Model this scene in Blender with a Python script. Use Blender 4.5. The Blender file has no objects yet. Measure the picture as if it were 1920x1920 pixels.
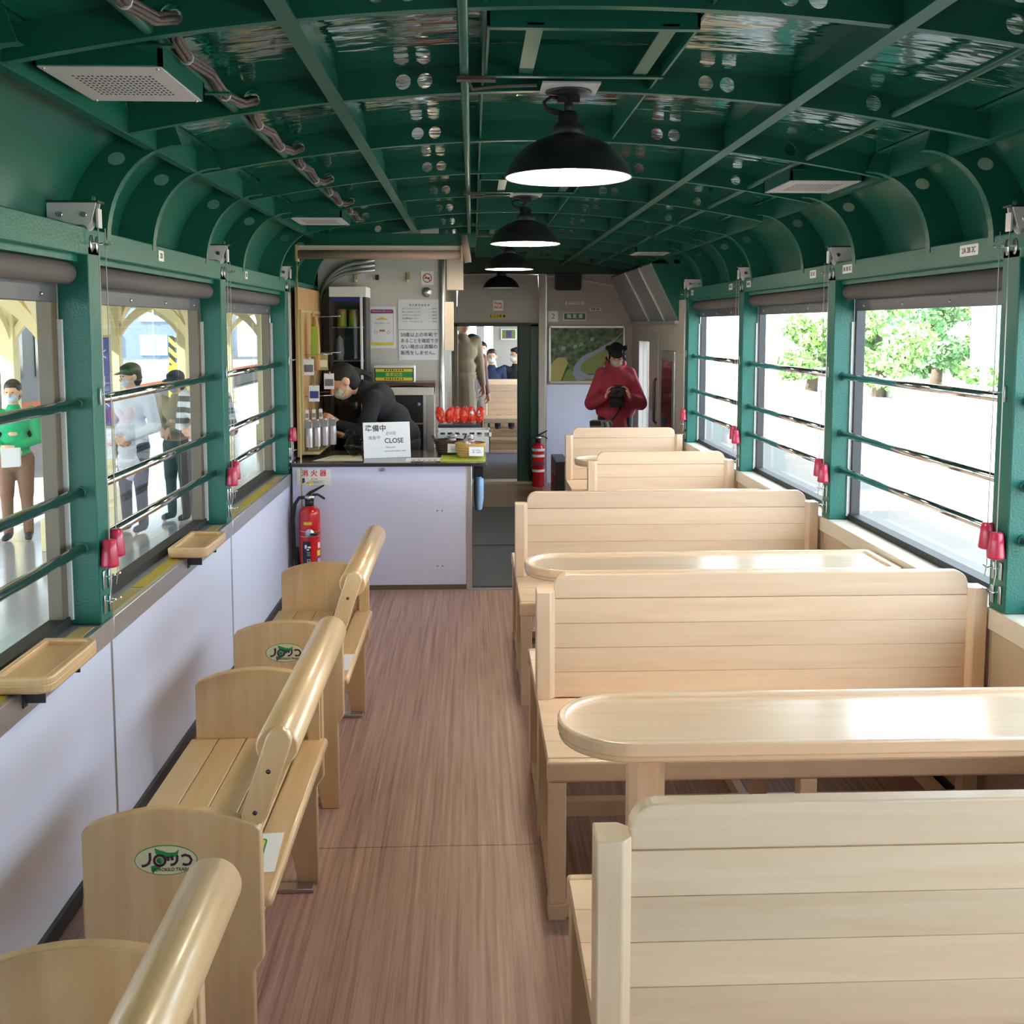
import bpy, bmesh, math, random
from mathutils import Vector, Matrix, Euler
random.seed(7)
S = bpy.context.scene
COL = S.collection
PI = math.pi

# ------------------------------------------------------------------ camera
cam_d = bpy.data.cameras.new('camera'); cam = bpy.data.objects.new('view_camera', cam_d); COL.objects.link(cam)
cam_d.sensor_fit = 'HORIZONTAL'; cam_d.sensor_width = 36.0; cam_d.lens = 36.0 * 1921 / 1920
cam_d.shift_y = -(960 - 786.8) / 1920
cam_d.clip_start = 0.05; cam_d.clip_end = 400
cam.location = (-0.262, 0.0, 1.6)
cam.rotation_euler = (math.radians(90 - 5.2), 0, math.radians(-2.21))
S.camera = cam

# ------------------------------------------------------------------ world, sun, exposure
wd = bpy.data.worlds.new('sky'); S.world = wd; wd.use_nodes = True
bg = wd.node_tree.nodes['Background']
bg.inputs[0].default_value = (0.77, 0.89, 1.0, 1); bg.inputs[1].default_value = 3.6
sun_d = bpy.data.lights.new('sun', 'SUN'); sun = bpy.data.objects.new('sun', sun_d); COL.objects.link(sun)
sun_d.energy = 16.0; sun_d.angle = math.radians(1.0); sun_d.color = (1.0, 0.95, 0.87)
sun.rotation_euler = Vector((1.0, 0.22, -0.80)).to_track_quat('-Z', 'Y').to_euler()
S.view_settings.view_transform = 'Standard'; S.view_settings.look = 'None'
S.view_settings.gamma = 1.0; S.view_settings.use_curve_mapping = False
S.view_settings.exposure = 1.38
S.cycles.use_denoising = True
S.cycles.max_bounces = 10; S.cycles.diffuse_bounces = 5; S.cycles.transparent_max_bounces = 16
S.cycles.sample_clamp_indirect = 6.0
S.cycles.caustics_reflective = False; S.cycles.caustics_refractive = False

# ------------------------------------------------------------------ materials
def srgb(r, g, b):
    f = lambda c: (c / 255 / 12.92) if c / 255 <= 0.04045 else ((c / 255 + 0.055) / 1.055) ** 2.4
    return (f(r), f(g), f(b), 1)
M = {}
def mat(name, col, rough=0.5, metal=0.0, bump=0.0, bscale=40.0, var=0.0, vscale=8.0, emit=None, estr=0.0, coat=0.0, spec=None, stretch=None):
    m = bpy.data.materials.new(name); m.use_nodes = True; nt = m.node_tree; b = nt.nodes['Principled BSDF']
    c = col if len(col) == 4 else srgb(*col)
    b.inputs['Base Color'].default_value = c; b.inputs['Roughness'].default_value = rough; b.inputs['Metallic'].default_value = metal
    if coat: b.inputs['Coat Weight'].default_value = coat; b.inputs['Coat Roughness'].default_value = 0.15 if coat < 0.9 else 0.07
    if spec is not None: b.inputs['Specular IOR Level'].default_value = spec
    if emit: b.inputs['Emission Color'].default_value = emit; b.inputs['Emission Strength'].default_value = estr
    if var or bump:
        tc = nt.nodes.new('ShaderNodeTexCoord'); mp = nt.nodes.new('ShaderNodeMapping'); nt.links.new(tc.outputs['Object'], mp.inputs[0])
        if stretch: mp.inputs['Scale'].default_value = stretch
    if var:
        n = nt.nodes.new('ShaderNodeTexNoise'); n.inputs['Scale'].default_value = vscale; n.inputs['Detail'].default_value = 5
        nt.links.new(mp.outputs[0], n.inputs['Vector'])
        mx = nt.nodes.new('ShaderNodeMix'); mx.data_type = 'RGBA'
        mx.inputs[6].default_value = tuple(min(1, x * (1 - var)) for x in c[:3]) + (1,); mx.inputs[7].default_value = tuple(min(1, x * (1 + var)) for x in c[:3]) + (1,)
        nt.links.new(n.outputs['Fac'], mx.inputs[0]); nt.links.new(mx.outputs[2], b.inputs['Base Color'])
    if bump:
        n2 = nt.nodes.new('ShaderNodeTexNoise'); n2.inputs['Scale'].default_value = bscale; n2.inputs['Detail'].default_value = 3
        nt.links.new(mp.outputs[0], n2.inputs['Vector'])
        bp_ = nt.nodes.new('ShaderNodeBump'); bp_.inputs['Strength'].default_value = bump; bp_.inputs['Distance'].default_value = 0.02
        nt.links.new(n2.outputs['Fac'], bp_.inputs['Height']); nt.links.new(bp_.outputs[0], b.inputs['Normal']); nt.links.new(bp_.outputs[0], b.inputs['Coat Normal'])
    M[name] = m; return m

def wood(name, axis, c1, c2, rough=0.32, coat=0.25):
    m = bpy.data.materials.new(name); m.use_nodes = True; nt = m.node_tree; b = nt.nodes['Principled BSDF']
    tc = nt.nodes.new('ShaderNodeTexCoord'); mp = nt.nodes.new('ShaderNodeMapping')
    oi = nt.nodes.new('ShaderNodeObjectInfo'); add = nt.nodes.new('ShaderNodeVectorMath'); add.operation = 'ADD'
    mul = nt.nodes.new('ShaderNodeVectorMath'); mul.operation = 'SCALE'; mul.inputs[3].default_value = 37.0
    cmb = nt.nodes.new('ShaderNodeCombineXYZ')
    for i in range(3): nt.links.new(oi.outputs['Random'], cmb.inputs[i])
    nt.links.new(cmb.outputs[0], mul.inputs[0])
    nt.links.new(tc.outputs['Object'], add.inputs[0]); nt.links.new(mul.outputs[0], add.inputs[1]); nt.links.new(add.outputs[0], mp.inputs[0])
    sc = [28.0, 28.0, 28.0]; sc['xyz'.index(axis)] = 1.6; mp.inputs['Scale'].default_value = sc
    n = nt.nodes.new('ShaderNodeTexNoise'); n.inputs['Scale'].default_value = 1.0; n.inputs['Detail'].default_value = 6; n.inputs['Roughness'].default_value = 0.62; n.inputs['Distortion'].default_value = 0.6
    nt.links.new(mp.outputs[0], n.inputs['Vector'])
    cr = nt.nodes.new('ShaderNodeValToRGB'); cr.color_ramp.elements[0].position = 0.30; cr.color_ramp.elements[1].position = 0.72
    cr.color_ramp.elements[0].color = c2; cr.color_ramp.elements[1].color = c1
    nt.links.new(n.outputs['Fac'], cr.inputs[0])
    hsv = nt.nodes.new('ShaderNodeHueSaturation'); mr = nt.nodes.new('ShaderNodeMapRange'); mr.inputs[3].default_value = 0.93; mr.inputs[4].default_value = 1.06
    nt.links.new(oi.outputs['Random'], mr.inputs[0]); nt.links.new(mr.outputs[0], hsv.inputs['Value']); nt.links.new(cr.outputs[0], hsv.inputs['Color'])
    nt.links.new(hsv.outputs[0], b.inputs['Base Color'])
    b.inputs['Roughness'].default_value = rough; b.inputs['Coat Weight'].default_value = coat; b.inputs['Coat Roughness'].default_value = 0.12
    M[name] = m
WC1, WC2 = srgb(240, 213, 187), srgb(228, 197, 165)
for ax in 'xyz': wood('wood_' + ax, ax, WC1, WC2)
wood('table_wood', 'x', WC1, WC2, 0.25, 0.9)
M['table_wood'].node_tree.nodes['Principled BSDF'].inputs['Coat Roughness'].default_value = 0.2
for ax in 'xyz': wood('oak_' + ax, ax, srgb(224, 190, 148), srgb(206, 167, 122), 0.3, 0.35)
wood('plywood', 'z', srgb(190, 150, 105), srgb(165, 125, 80), 0.6, 0)
wood('board_brown', 'x', srgb(105, 72, 52), srgb(70, 48, 36), 0.5, 0)

def floor_mat():
    m = bpy.data.materials.new('floor_vinyl'); m.use_nodes = True; nt = m.node_tree; b = nt.nodes['Principled BSDF']
    tc = nt.nodes.new('ShaderNodeTexCoord'); mp = nt.nodes.new('ShaderNodeMapping'); mp.inputs['Scale'].default_value = (70, 1.1, 1)
    nt.links.new(tc.outputs['Object'], mp.inputs[0])
    n = nt.nodes.new('ShaderNodeTexNoise'); n.inputs['Scale'].default_value = 1; n.inputs['Detail'].default_value = 7; n.inputs['Roughness'].default_value = 0.7
    nt.links.new(mp.outputs[0], n.inputs['Vector'])
    cr = nt.nodes.new('ShaderNodeValToRGB'); e = cr.color_ramp.elements
    e[0].position = 0.30; e[0].color = srgb(114, 82, 76); e[1].position = 0.75; e[1].color = srgb(208, 176, 160)
    x = cr.color_ramp.elements.new(0.5); x.color = srgb(164, 130, 121)
    x = cr.color_ramp.elements.new(0.62); x.color = srgb(178, 146, 137)
    nt.links.new(n.outputs['Fac'], cr.inputs[0]); nt.links.new(cr.outputs[0], b.inputs['Base Color'])
    b.inputs['Roughness'].default_value = 0.42
    M['floor_vinyl'] = m
floor_mat()
def glass(name, tint, gl=1.0):
    m = bpy.data.materials.new(name); m.use_nodes = True; nt = m.node_tree
    for x in list(nt.nodes):
        if x.type != 'OUTPUT_MATERIAL': nt.nodes.remove(x)
    out = [x for x in nt.nodes if x.type == 'OUTPUT_MATERIAL'][0]
    t = nt.nodes.new('ShaderNodeBsdfTransparent'); t.inputs[0].default_value = tint
    g = nt.nodes.new('ShaderNodeBsdfGlossy'); g.inputs['Roughness'].default_value = 0.02
    lw = nt.nodes.new('ShaderNodeLayerWeight'); lw.inputs[0].default_value = 0.5
    pw = nt.nodes.new('ShaderNodeMath'); pw.operation = 'POWER'; pw.inputs[1].default_value = 4.0; nt.links.new(lw.outputs['Facing'], pw.inputs[0])
    f = nt.nodes.new('ShaderNodeMath'); f.operation = 'MULTIPLY_ADD'; f.inputs[1].default_value = 0.8; f.inputs[2].default_value = 0.03; nt.links.new(pw.outputs[0], f.inputs[0])
    mx = nt.nodes.new('ShaderNodeMixShader'); nt.links.new(f.outputs[0], mx.inputs[0]); nt.links.new(t.outputs[0], mx.inputs[1]); nt.links.new(g.outputs[0], mx.inputs[2])
    nt.links.new(mx.outputs[0], out.inputs[0]); M[name] = m
glass('bag_film', (0.72, 0.74, 0.75, 1)); glass('window_glass', (0.93, 0.96, 0.96, 1)); glass('clear_plastic', (0.9, 0.92, 0.93, 1))
G = srgb(18, 92, 76)
mat('green', G, 0.36, bump=0.06, bscale=7, var=0.06, vscale=3)
mat('green_roof', G, 0.08, coat=1.0, bump=0.42, bscale=2.0, var=0.05, vscale=2, stretch=(1.4, 4.5, 1.0))
mat('green_post', srgb(24, 102, 90), 0.38, bump=0.12, bscale=160)
mat('green_dark', srgb(20, 62, 50), 0.4)
mat('panel_lilac', (0.73, 0.78, 0.97, 1), 0.30, var=0.03, vscale=30, stretch=(1, 1, 12))
mat('panel_lilac_x', (0.66, 0.68, 0.88, 1), 0.28, var=0.04, vscale=12, stretch=(1, 1, 10))
mat('panel_beige', srgb(190, 172, 150), 0.45, var=0.03)
mat('sill_white', srgb(222, 214, 200), 0.35)
mat('wall_grey', srgb(176, 170, 164), 0.45, var=0.04, vscale=5)
mat('partition_grey', srgb(204, 200, 197), 0.4, var=0.03, vscale=5)
mat('wall_tan', srgb(188, 180, 170), 0.45, var=0.04)
mat('duct_grey', srgb(170, 170, 172), 0.3, metal=0.5)
mat('chrome', (0.75, 0.74, 0.74, 1), 0.1, metal=1.0)
mat('steel', (0.55, 0.55, 0.56, 1), 0.28, metal=1.0)
mat('aluminium', (0.62, 0.63, 0.66, 1), 0.35, metal=0.9)
mat('dark_metal', (0.06, 0.06, 0.065, 1), 0.4, metal=0.6)
mat('frame_brown', srgb(108, 98, 84), 0.4, metal=0.3, var=0.1)
mat('rubber', (0.012, 0.012, 0.014, 1), 0.6)
mat('blind_grey', srgb(92, 86, 86), 0.7, var=0.08, vscale=20)
mat('blind_bar', srgb(92, 94, 102), 0.4, metal=0.3)
mat('white_metal', srgb(226, 226, 228), 0.35)
mat('white_plastic', srgb(226, 226, 226), 0.4)
mat('speaker_white', srgb(205, 203, 206), 0.5)
mat('hole_dark', (0.02, 0.02, 0.022, 1), 0.8)
mat('red_plastic', srgb(190, 42, 76), 0.28, coat=0.3)
mat('red_paint', srgb(200, 22, 28), 0.22, coat=0.5)
mat('cable', srgb(84, 72, 68), 0.6, bump=0.3, bscale=60)
mat('lamp_black', (0.018, 0.02, 0.02, 1), 0.42, bump=0.04, bscale=300)
mat('lamp_white', (0.9, 0.88, 0.84, 1), 0.5)
mat('bulb', (1, 1, 1, 1), 0.5, emit=(1.0, 0.82, 0.58, 1), estr=30.0)
mat('paper', srgb(232, 233, 240), 0.6)
mat('paper_warm', srgb(235, 228, 205), 0.6)
mat('ink', srgb(30, 32, 40), 0.6); mat('ink_grey', srgb(110, 112, 120), 0.6); mat('ink_blue', srgb(40, 50, 90), 0.6)
mat('ink_red', srgb(205, 40, 40), 0.6); mat('ink_purple', srgb(66, 22, 56), 0.5); mat('ink_green', srgb(30, 140, 72), 0.5)
mat('ink_orange', srgb(215, 110, 60), 0.6); mat('ink_violet', srgb(140, 40, 120), 0.6)
mat('yellow', srgb(228, 200, 60), 0.5); mat('yellow_tape', srgb(196, 172, 56), 0.45, var=0.12, vscale=12)
mat('tape_tan', srgb(176, 160, 112), 0.45, var=0.12, vscale=12)
mat('cream', srgb(226, 212, 160), 0.55, var=0.05, vscale=3)
mat('oval_cream', srgb(214, 212, 176), 0.4)
mat('sign_green', srgb(52, 120, 58), 0.4); mat('sign_white', srgb(235, 235, 232), 0.4)
mat('black', (0.012, 0.012, 0.014, 1), 0.45); mat('black_cloth', srgb(28, 28, 36), 0.85, bump=0.2, bscale=30, var=0.15)
mat('counter_black', (0.02, 0.02, 0.022, 1), 0.25)
mat('counter_top', srgb(96, 84, 84), 0.15, var=0.06)
mat('dark_glass', (0.03, 0.035, 0.035, 1), 0.08)
mat('floor_grey', srgb(78, 84, 92), 0.5, var=0.08, vscale=12)
mat('floor_tan', srgb(140, 112, 84), 0.4, var=0.15, vscale=6)
mat('plate_blue', srgb(100, 112, 134), 0.45, var=0.05)
mat('concrete', srgb(150, 152, 162), 0.16, var=0.25, vscale=0.8)
mat('concrete_pale', srgb(190, 188, 180), 0.8, var=0.06, vscale=1.5)
mat('facade_blue', srgb(104, 118, 136), 0.6, var=0.06)
mat('train_shade_strip', srgb(100, 95, 92), 0.9, var=0.15, vscale=3, stretch=(1, 0.1, 1))  # ground colour darkened to paint in the train's shadow
mat('ballast', srgb(104, 100, 98), 0.9, var=0.25, vscale=20)
mat('leaf', srgb(150, 186, 112), 0.6, var=0.35, vscale=2.0)
mat('leaf_dark', srgb(118, 166, 108), 0.6, var=0.35, vscale=2.0)
mat('bark', srgb(96, 80, 66), 0.8, var=0.2)
mat('skin', srgb(226, 178, 148), 0.5); mat('hair', (0.010, 0.008, 0.008, 1), 0.75, bump=0.3, bscale=60)
mat('hair_brown', srgb(58, 44, 38), 0.5)
mat('mask_white', srgb(226, 228, 230), 0.7); mat('mask_pale', srgb(196, 206, 190), 0.7); mat('mask_blue', srgb(196, 210, 226), 0.7)
mat('maroon', srgb(176, 62, 82), 0.85, var=0.1, vscale=20, bump=0.15, bscale=30)
mat('cloth_green', srgb(40, 172, 116), 0.8); mat('cloth_white', srgb(214, 218, 228), 0.8); mat('cloth_navy', srgb(40, 48, 84), 0.8)
mat('cloth_beige', srgb(168, 152, 126), 0.85, bump=0.2, bscale=15); mat('trouser_dark', srgb(52, 54, 66), 0.8); mat('trouser_brown', srgb(128, 92, 74), 0.8)
mat('trouser_grey', srgb(140, 134, 130), 0.8); mat('cloth_check', srgb(120, 84, 84), 0.8, var=0.4, vscale=25); mat('cloth_yellow', srgb(226, 212, 160), 0.8)
mat('shoe_dark', srgb(36, 36, 42), 0.6)
mat('wicker', srgb(190, 150, 84), 0.6, bump=0.4, bscale=90, var=0.15, vscale=40); mat('wicker_dark', srgb(66, 44, 34), 0.6, bump=0.4, bscale=90)
mat('cloth_lime', srgb(170, 190, 58), 0.8); mat('pack_red', srgb(214, 58, 40), 0.3); mat('pack_silver', srgb(200, 192, 196), 0.25, metal=0.4)
mat('navy_box', srgb(34, 38, 60), 0.5); mat('basket_white', srgb(206, 210, 216), 0.4)
mat('can_green', srgb(150, 176, 60), 0.3); mat('can_orange', srgb(190, 120, 50), 0.3); mat('blue_band', srgb(34, 44, 120), 0.3)
mat('light_blue', srgb(150, 186, 224), 0.5); mat('brown_roll', srgb(160, 138, 122), 0.5)
mat('grey_cloth', srgb(140, 142, 150), 0.8)
def stripes_mat():
    m = bpy.data.materials.new('cloth_striped'); m.use_nodes = True; nt = m.node_tree; b = nt.nodes['Principled BSDF']
    tc = nt.nodes.new('ShaderNodeTexCoord'); sp = nt.nodes.new('ShaderNodeSeparateXYZ'); nt.links.new(tc.outputs['Object'], sp.inputs[0])
    mu = nt.nodes.new('ShaderNodeMath'); mu.operation = 'MULTIPLY'; mu.inputs[1].default_value = 9.5; nt.links.new(sp.outputs[2], mu.inputs[0])
    fr = nt.nodes.new('ShaderNodeMath'); fr.operation = 'FRACT'; nt.links.new(mu.outputs[0], fr.inputs[0])
    gt = nt.nodes.new('ShaderNodeMath'); gt.operation = 'GREATER_THAN'; gt.inputs[1].default_value = 0.5; nt.links.new(fr.outputs[0], gt.inputs[0])
    mx = nt.nodes.new('ShaderNodeMix'); mx.data_type = 'RGBA'; mx.inputs[6].default_value = srgb(92, 92, 88); mx.inputs[7].default_value = srgb(222, 226, 234)
    nt.links.new(gt.outputs[0], mx.inputs[0]); nt.links.new(mx.outputs[2], b.inputs['Base Color']); b.inputs['Roughness'].default_value = 0.85; M['cloth_striped'] = m
stripes_mat()
def hazard_mat():
    m = bpy.data.materials.new('hazard'); m.use_nodes = True; nt = m.node_tree; b = nt.nodes['Principled BSDF']
    tc = nt.nodes.new('ShaderNodeTexCoord'); sp = nt.nodes.new('ShaderNodeSeparateXYZ'); nt.links.new(tc.outputs['Object'], sp.inputs[0])
    ad = nt.nodes.new('ShaderNodeMath'); ad.operation = 'ADD'; nt.links.new(sp.outputs[2], ad.inputs[0]); nt.links.new(sp.outputs[0], ad.inputs[1])
    mu = nt.nodes.new('ShaderNodeMath'); mu.operation = 'MULTIPLY'; mu.inputs[1].default_value = 3.4; nt.links.new(ad.outputs[0], mu.inputs[0])
    fr = nt.nodes.new('ShaderNodeMath'); fr.operation = 'FRACT'; nt.links.new(mu.outputs[0], fr.inputs[0])
    gt = nt.nodes.new('ShaderNodeMath'); gt.operation = 'GREATER_THAN'; gt.inputs[1].default_value = 0.5; nt.links.new(fr.outputs[0], gt.inputs[0])
    mx = nt.nodes.new('ShaderNodeMix'); mx.data_type = 'RGBA'; mx.inputs[6].default_value = srgb(40, 40, 42); mx.inputs[7].default_value = srgb(236, 206, 70)
    nt.links.new(gt.outputs[0], mx.inputs[0]); nt.links.new(mx.outputs[2], b.inputs['Base Color']); M['hazard'] = m
hazard_mat()
def photo_mat():   # a flat printed landscape: woods above, a pale road curving through green shrubs
    m = bpy.data.materials.new('poster_print'); m.use_nodes = True; nt = m.node_tree; b = nt.nodes['Principled BSDF']
    tc = nt.nodes.new('ShaderNodeTexCoord')
    n = nt.nodes.new('ShaderNodeTexNoise'); n.inputs['Scale'].default_value = 22; n.inputs['Detail'].default_value = 6; nt.links.new(tc.outputs['Object'], n.inputs['Vector'])
    cr = nt.nodes.new('ShaderNodeValToRGB'); e = cr.color_ramp.elements; e[0].position = .35; e[0].color = srgb(30, 52, 40); e[1].position = .7; e[1].color = srgb(104, 122, 70)
    nt.links.new(n.outputs['Fac'], cr.inputs[0]); nt.links.new(cr.outputs[0], b.inputs['Base Color']); b.inputs['Roughness'].default_value = 0.25; M['poster_print'] = m
photo_mat()
mat('print_road', srgb(134, 138, 152), 0.25); mat('print_bush', srgb(110, 128, 66), 0.25, var=0.3, vscale=60); mat('print_reed', srgb(168, 152, 86), 0.25, var=0.15, vscale=50); mat('print_water', srgb(110, 150, 150), 0.25)
mat('print_tower', srgb(78, 62, 110), 0.3)

# ------------------------------------------------------------------ mesh helpers
class MB:
    def __init__(s): s.v = []; s.f = []; s.sm = []
    def add(s, vs, fs, smooth=False, mx=None):
        o = len(s.v)
        s.v += [tuple(mx @ Vector(p)) if mx is not None else tuple(p) for p in vs]
        s.f += [tuple(i + o for i in f) for f in fs]; s.sm += [smooth] * len(fs); return s
    def box(s, x0, x1, y0, y1, z0, z1, mx=None):
        v = [(x, y, z) for x in (x0, x1) for y in (y0, y1) for z in (z0, z1)]
        return s.add(v, [(0, 1, 3, 2), (4, 6, 7, 5), (0, 4, 5, 1), (2, 3, 7, 6), (0, 2, 6, 4), (1, 5, 7, 3)], mx=mx)
    def prism(s, poly, a, b, plane='xz', smooth=False, mx=None):
        """extrude a 2-D outline; plane xz extrudes along y, yz along x, xy along z"""
        P = {'xz': lambda p, t: (p[0], t, p[1]), 'yz': lambda p, t: (t, p[0], p[1]), 'xy': lambda p, t: (p[0], p[1], t)}[plane]
        n = len(poly); v = [P(p, a) for p in poly] + [P(p, b) for p in poly]
        o = len(s.v); s.add(v, [tuple(range(n))[::-1], tuple(range(n, 2 * n))], mx=mx)
        s.f += [(o + i, o + (i + 1) % n, o + n + (i + 1) % n, o + n + i) for i in range(n)]; s.sm += [smooth] * n; return s
    def sheet(s, prof, prof2, a, b):
        for pr_ in (prof, prof2):
            n = len(pr_); s.add([(p[0], a, p[1]) for p in pr_] + [(p[0], b, p[1]) for p in pr_], [(i, i + 1, n + i + 1, n + i) for i in range(n - 1)], True)
        return s
    def tube(s, pts, r, n=8, cap=True, mx=None):
        pts = [Vector(p) for p in pts]; rs = r if isinstance(r, (list, tuple)) else [r] * len(pts); rings = []
        up = None
        for i, p in enumerate(pts):
            d = (pts[min(i + 1, len(pts) - 1)] - pts[max(i - 1, 0)]).normalized()
            if up is None:
                up = Vector((0, 0, 1)) if abs(d.z) < 0.9 else Vector((1, 0, 0))
            a = d.cross(up).normalized(); b = a.cross(d).normalized(); up = b
            rings.append([p + (a * math.cos(2 * PI * k / n) + b * math.sin(2 * PI * k / n)) * rs[i] for k in range(n)])
        v = [q for rg in rings for q in rg]; f = []
        for i in range(len(pts) - 1):
            for k in range(n): f.append((i * n + k, i * n + (k + 1) % n, (i + 1) * n + (k + 1) % n, (i + 1) * n + k))
        o = len(s.v); s.add(v, f, True, mx)
        if cap:
            s.f += [tuple(o + k for k in range(n))[::-1], tuple(o + (len(pts) - 1) * n + k for k in range(n))]; s.sm += [False] * 2
        return s
    def lathe(s, prof, n=24, c=(0, 0, 0), mx=None, smooth=True, sx=1.0, sy=1.0):
        v = []; f = []
        for r, z in prof:
            for k in range(n): v.append((c[0] + sx * r * math.cos(2 * PI * k / n), c[1] + sy * r * math.sin(2 * PI * k / n), c[2] + z))
        for i in range(len(prof) - 1):
            for k in range(n): f.append((i * n + k, i * n + (k + 1) % n, (i + 1) * n + (k + 1) % n, (i + 1) * n + k))
        return s.add(v, f, smooth, mx)
    def ball(s, c, r, n=12, m=8, mx=None):
        rx, ry, rz = r if isinstance(r, (list, tuple)) else (r, r, r)
        v = [(c[0], c[1], c[2] - rz)]; f = []
        for i in range(1, m):
            t = PI * i / m - PI / 2
            for k in range(n): v.append((c[0] + rx * math.cos(t) * math.cos(2 * PI * k / n), c[1] + ry * math.cos(t) * math.sin(2 * PI * k / n), c[2] + rz * math.sin(t)))
        v.append((c[0], c[1], c[2] + rz)); L = len(v) - 1
        for k in range(n):
            f.append((0, 1 + (k + 1) % n, 1 + k)); f.append((L, L - n + k, L - n + (k + 1) % n))
            for i in range(m - 2): a = 1 + i * n; f.append((a + k, a + (k + 1) % n, a + n + (k + 1) % n, a + n + k))
        return s.add(v, f, True, mx)
    def cone(s, p, q, r1, r2, n=12):
        """closed round cone with ball ends"""
        p, q = Vector(p), Vector(q); d = q - p
        if d.length < 1e-6: return s.ball(p, max(r1, r2))
        dn = d.normalized(); pts = []; rs = []
        for t in (-1, -.8, -.45): pts.append(p + dn * r1 * t); rs.append(r1 * math.sqrt(max(0.02, 1 - t * t)))
        for i in range(5): u = i / 4; pts.append(p + d * u); rs.append(r1 + (r2 - r1) * u)
        for t in (.45, .8, 1): pts.append(q + dn * r2 * t); rs.append(r2 * math.sqrt(max(0.02, 1 - t * t)))
        return s.tube(pts, rs, n)
    def mesh(s, name):
        me = bpy.data.meshes.new(name); me.from_pydata(s.v, [], s.f); me.polygons.foreach_set('use_smooth', s.sm); me.update(); return me
    def build(s, name, m, parent=None, bevel=0, seg=2, loc=None):
        me = s.mesh(name)
        bm = bmesh.new(); bm.from_mesh(me)
        bmesh.ops.recalc_face_normals(bm, faces=bm.faces)
        if bevel:
            es = [e for e in bm.edges if len(e.link_faces) == 2 and e.calc_face_angle(0) > 0.6]
            r = bmesh.ops.bevel(bm, geom=es, offset=bevel, segments=seg, profile=0.5, affect='EDGES', clamp_overlap=True)
            for f in r['faces']: f.smooth = True
        bm.to_mesh(me); bm.free()
        me.materials.append(M[m]); o = bpy.data.objects.new(name, me); COL.objects.link(o)
        if parent is not None: o.parent = parent
        if loc is not None: o.location = loc
        return o
def box(name, m, x0, x1, y0, y1, z0, z1, parent=None, bevel=0, seg=2): return MB().box(x0, x1, y0, y1, z0, z1).build(name, m, parent, bevel, seg)
def thing(name, label, cat, loc=(0, 0, 0), rz=0, group=None):
    o = bpy.data.objects.new(name, None); o.empty_display_size = 0.1; COL.objects.link(o); o.location = loc; o.rotation_euler = (0, 0, rz)
    return tag(o, label, cat, group)
def tag(o, label, cat, group=None):
    o['label'] = label; o['category'] = cat
    if group: o['group'] = group
    return o
def struct(o, label=None):
    o['kind'] = 'structure'
    if label: o['label'] = label
    return o
def sroot(name, label=None):
    o = bpy.data.objects.new(name, None); COL.objects.link(o); return struct(o, label)
def copy_tree(o, parent=None):
    c = o.copy(); COL.objects.link(c); c.parent = parent
    for ch in list(o.children): copy_tree(ch, c)
    return c
def inst(o, loc, parent=None, rot=None):
    c = o.copy(); COL.objects.link(c); c.location = loc
    if parent is not None: c.parent = parent
    if rot: c.rotation_euler = rot
    return c
def rrect(x0, x1, z0, z1, r, n=5, corners=(1, 1, 1, 1)):
    """rounded rectangle outline; corners: bl br tr tl"""
    P = []
    for (cx, cz, a0, on) in ((x0, z0, PI, corners[0]), (x1, z0, 1.5 * PI, corners[1]), (x1, z1, 0, corners[2]), (x0, z1, .5 * PI, corners[3])):
        if not on: P.append((cx, cz)); continue
        ox = cx + (r if cx == x0 else -r); oz = cz + (r if cz == z0 else -r)
        for i in range(n + 1): a = a0 + .5 * PI * i / n; P.append((ox + r * math.cos(a), oz + r * math.sin(a)))
    return P
def text(s, size, m, parent, loc, rot=(PI / 2, 0, 0), name='lettering', align='CENTER', sx=1.0, bold=0.0, shear=0.0):
    c = bpy.data.curves.new('t', 'FONT'); c.body = s; c.size = size; c.align_x = align; c.align_y = 'CENTER'; c.extrude = 0.0004; c.offset = bold; c.shear = shear
    c.resolution_u = 3
    o = bpy.data.objects.new('t', c); COL.objects.link(o)
    dg = bpy.context.evaluated_depsgraph_get(); dg.update()
    me = bpy.data.meshes.new_from_object(o.evaluated_get(dg)); bpy.data.objects.remove(o); me.materials.clear(); me.materials.append(M[m])
    r = bpy.data.objects.new(name, me); COL.objects.link(r); r.parent = parent; r.location = loc; r.rotation_euler = rot; r.scale = (sx, 1, 1); return r

# ================================================================== the car: floor, ceiling, walls
Y0, Y1 = -2.35, 10.4
RIBS = [2.905 + 0.757 * k for k in range(-6, 10)]
PY = [-1.6, -0.05, 1.5, 3.055, 4.605, 6.16, 7.72]
zb = lambda x: 2.254 - 0.0855 * x * x

floor = sroot('floor')
for a, b in ((Y0, 3.04), (3.043, 6.13)): box('floor_sheet', 'floor_vinyl', -1.36, 1.36, a, b, -0.04, 0, floor)
box('floor_sheet', 'floor_vinyl', 0.42, 1.36, 6.16, Y1, -0.04, 0, floor)
box('floor_sheet', 'floor_grey', -1.36, 0.418, 6.16, 9.02, -0.04, 0, floor)
box('floor_sheet', 'floor_tan', -1.36, 0.418, 9.022, Y1 + 0.12, -0.04, 0, floor)
box('threshold_strip', 'aluminium', -1.36, 1.36, 6.132, 6.158, -0.04, 0.004, floor)
box('rubber_mat', 'floor_grey', -0.29, 0.36, 6.2, 7.35, 0.0, 0.006, floor)
box('rubber_mat', 'floor_grey', -0.29, 0.36, 7.4, 8.98, 0.0, 0.006, floor)

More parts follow.
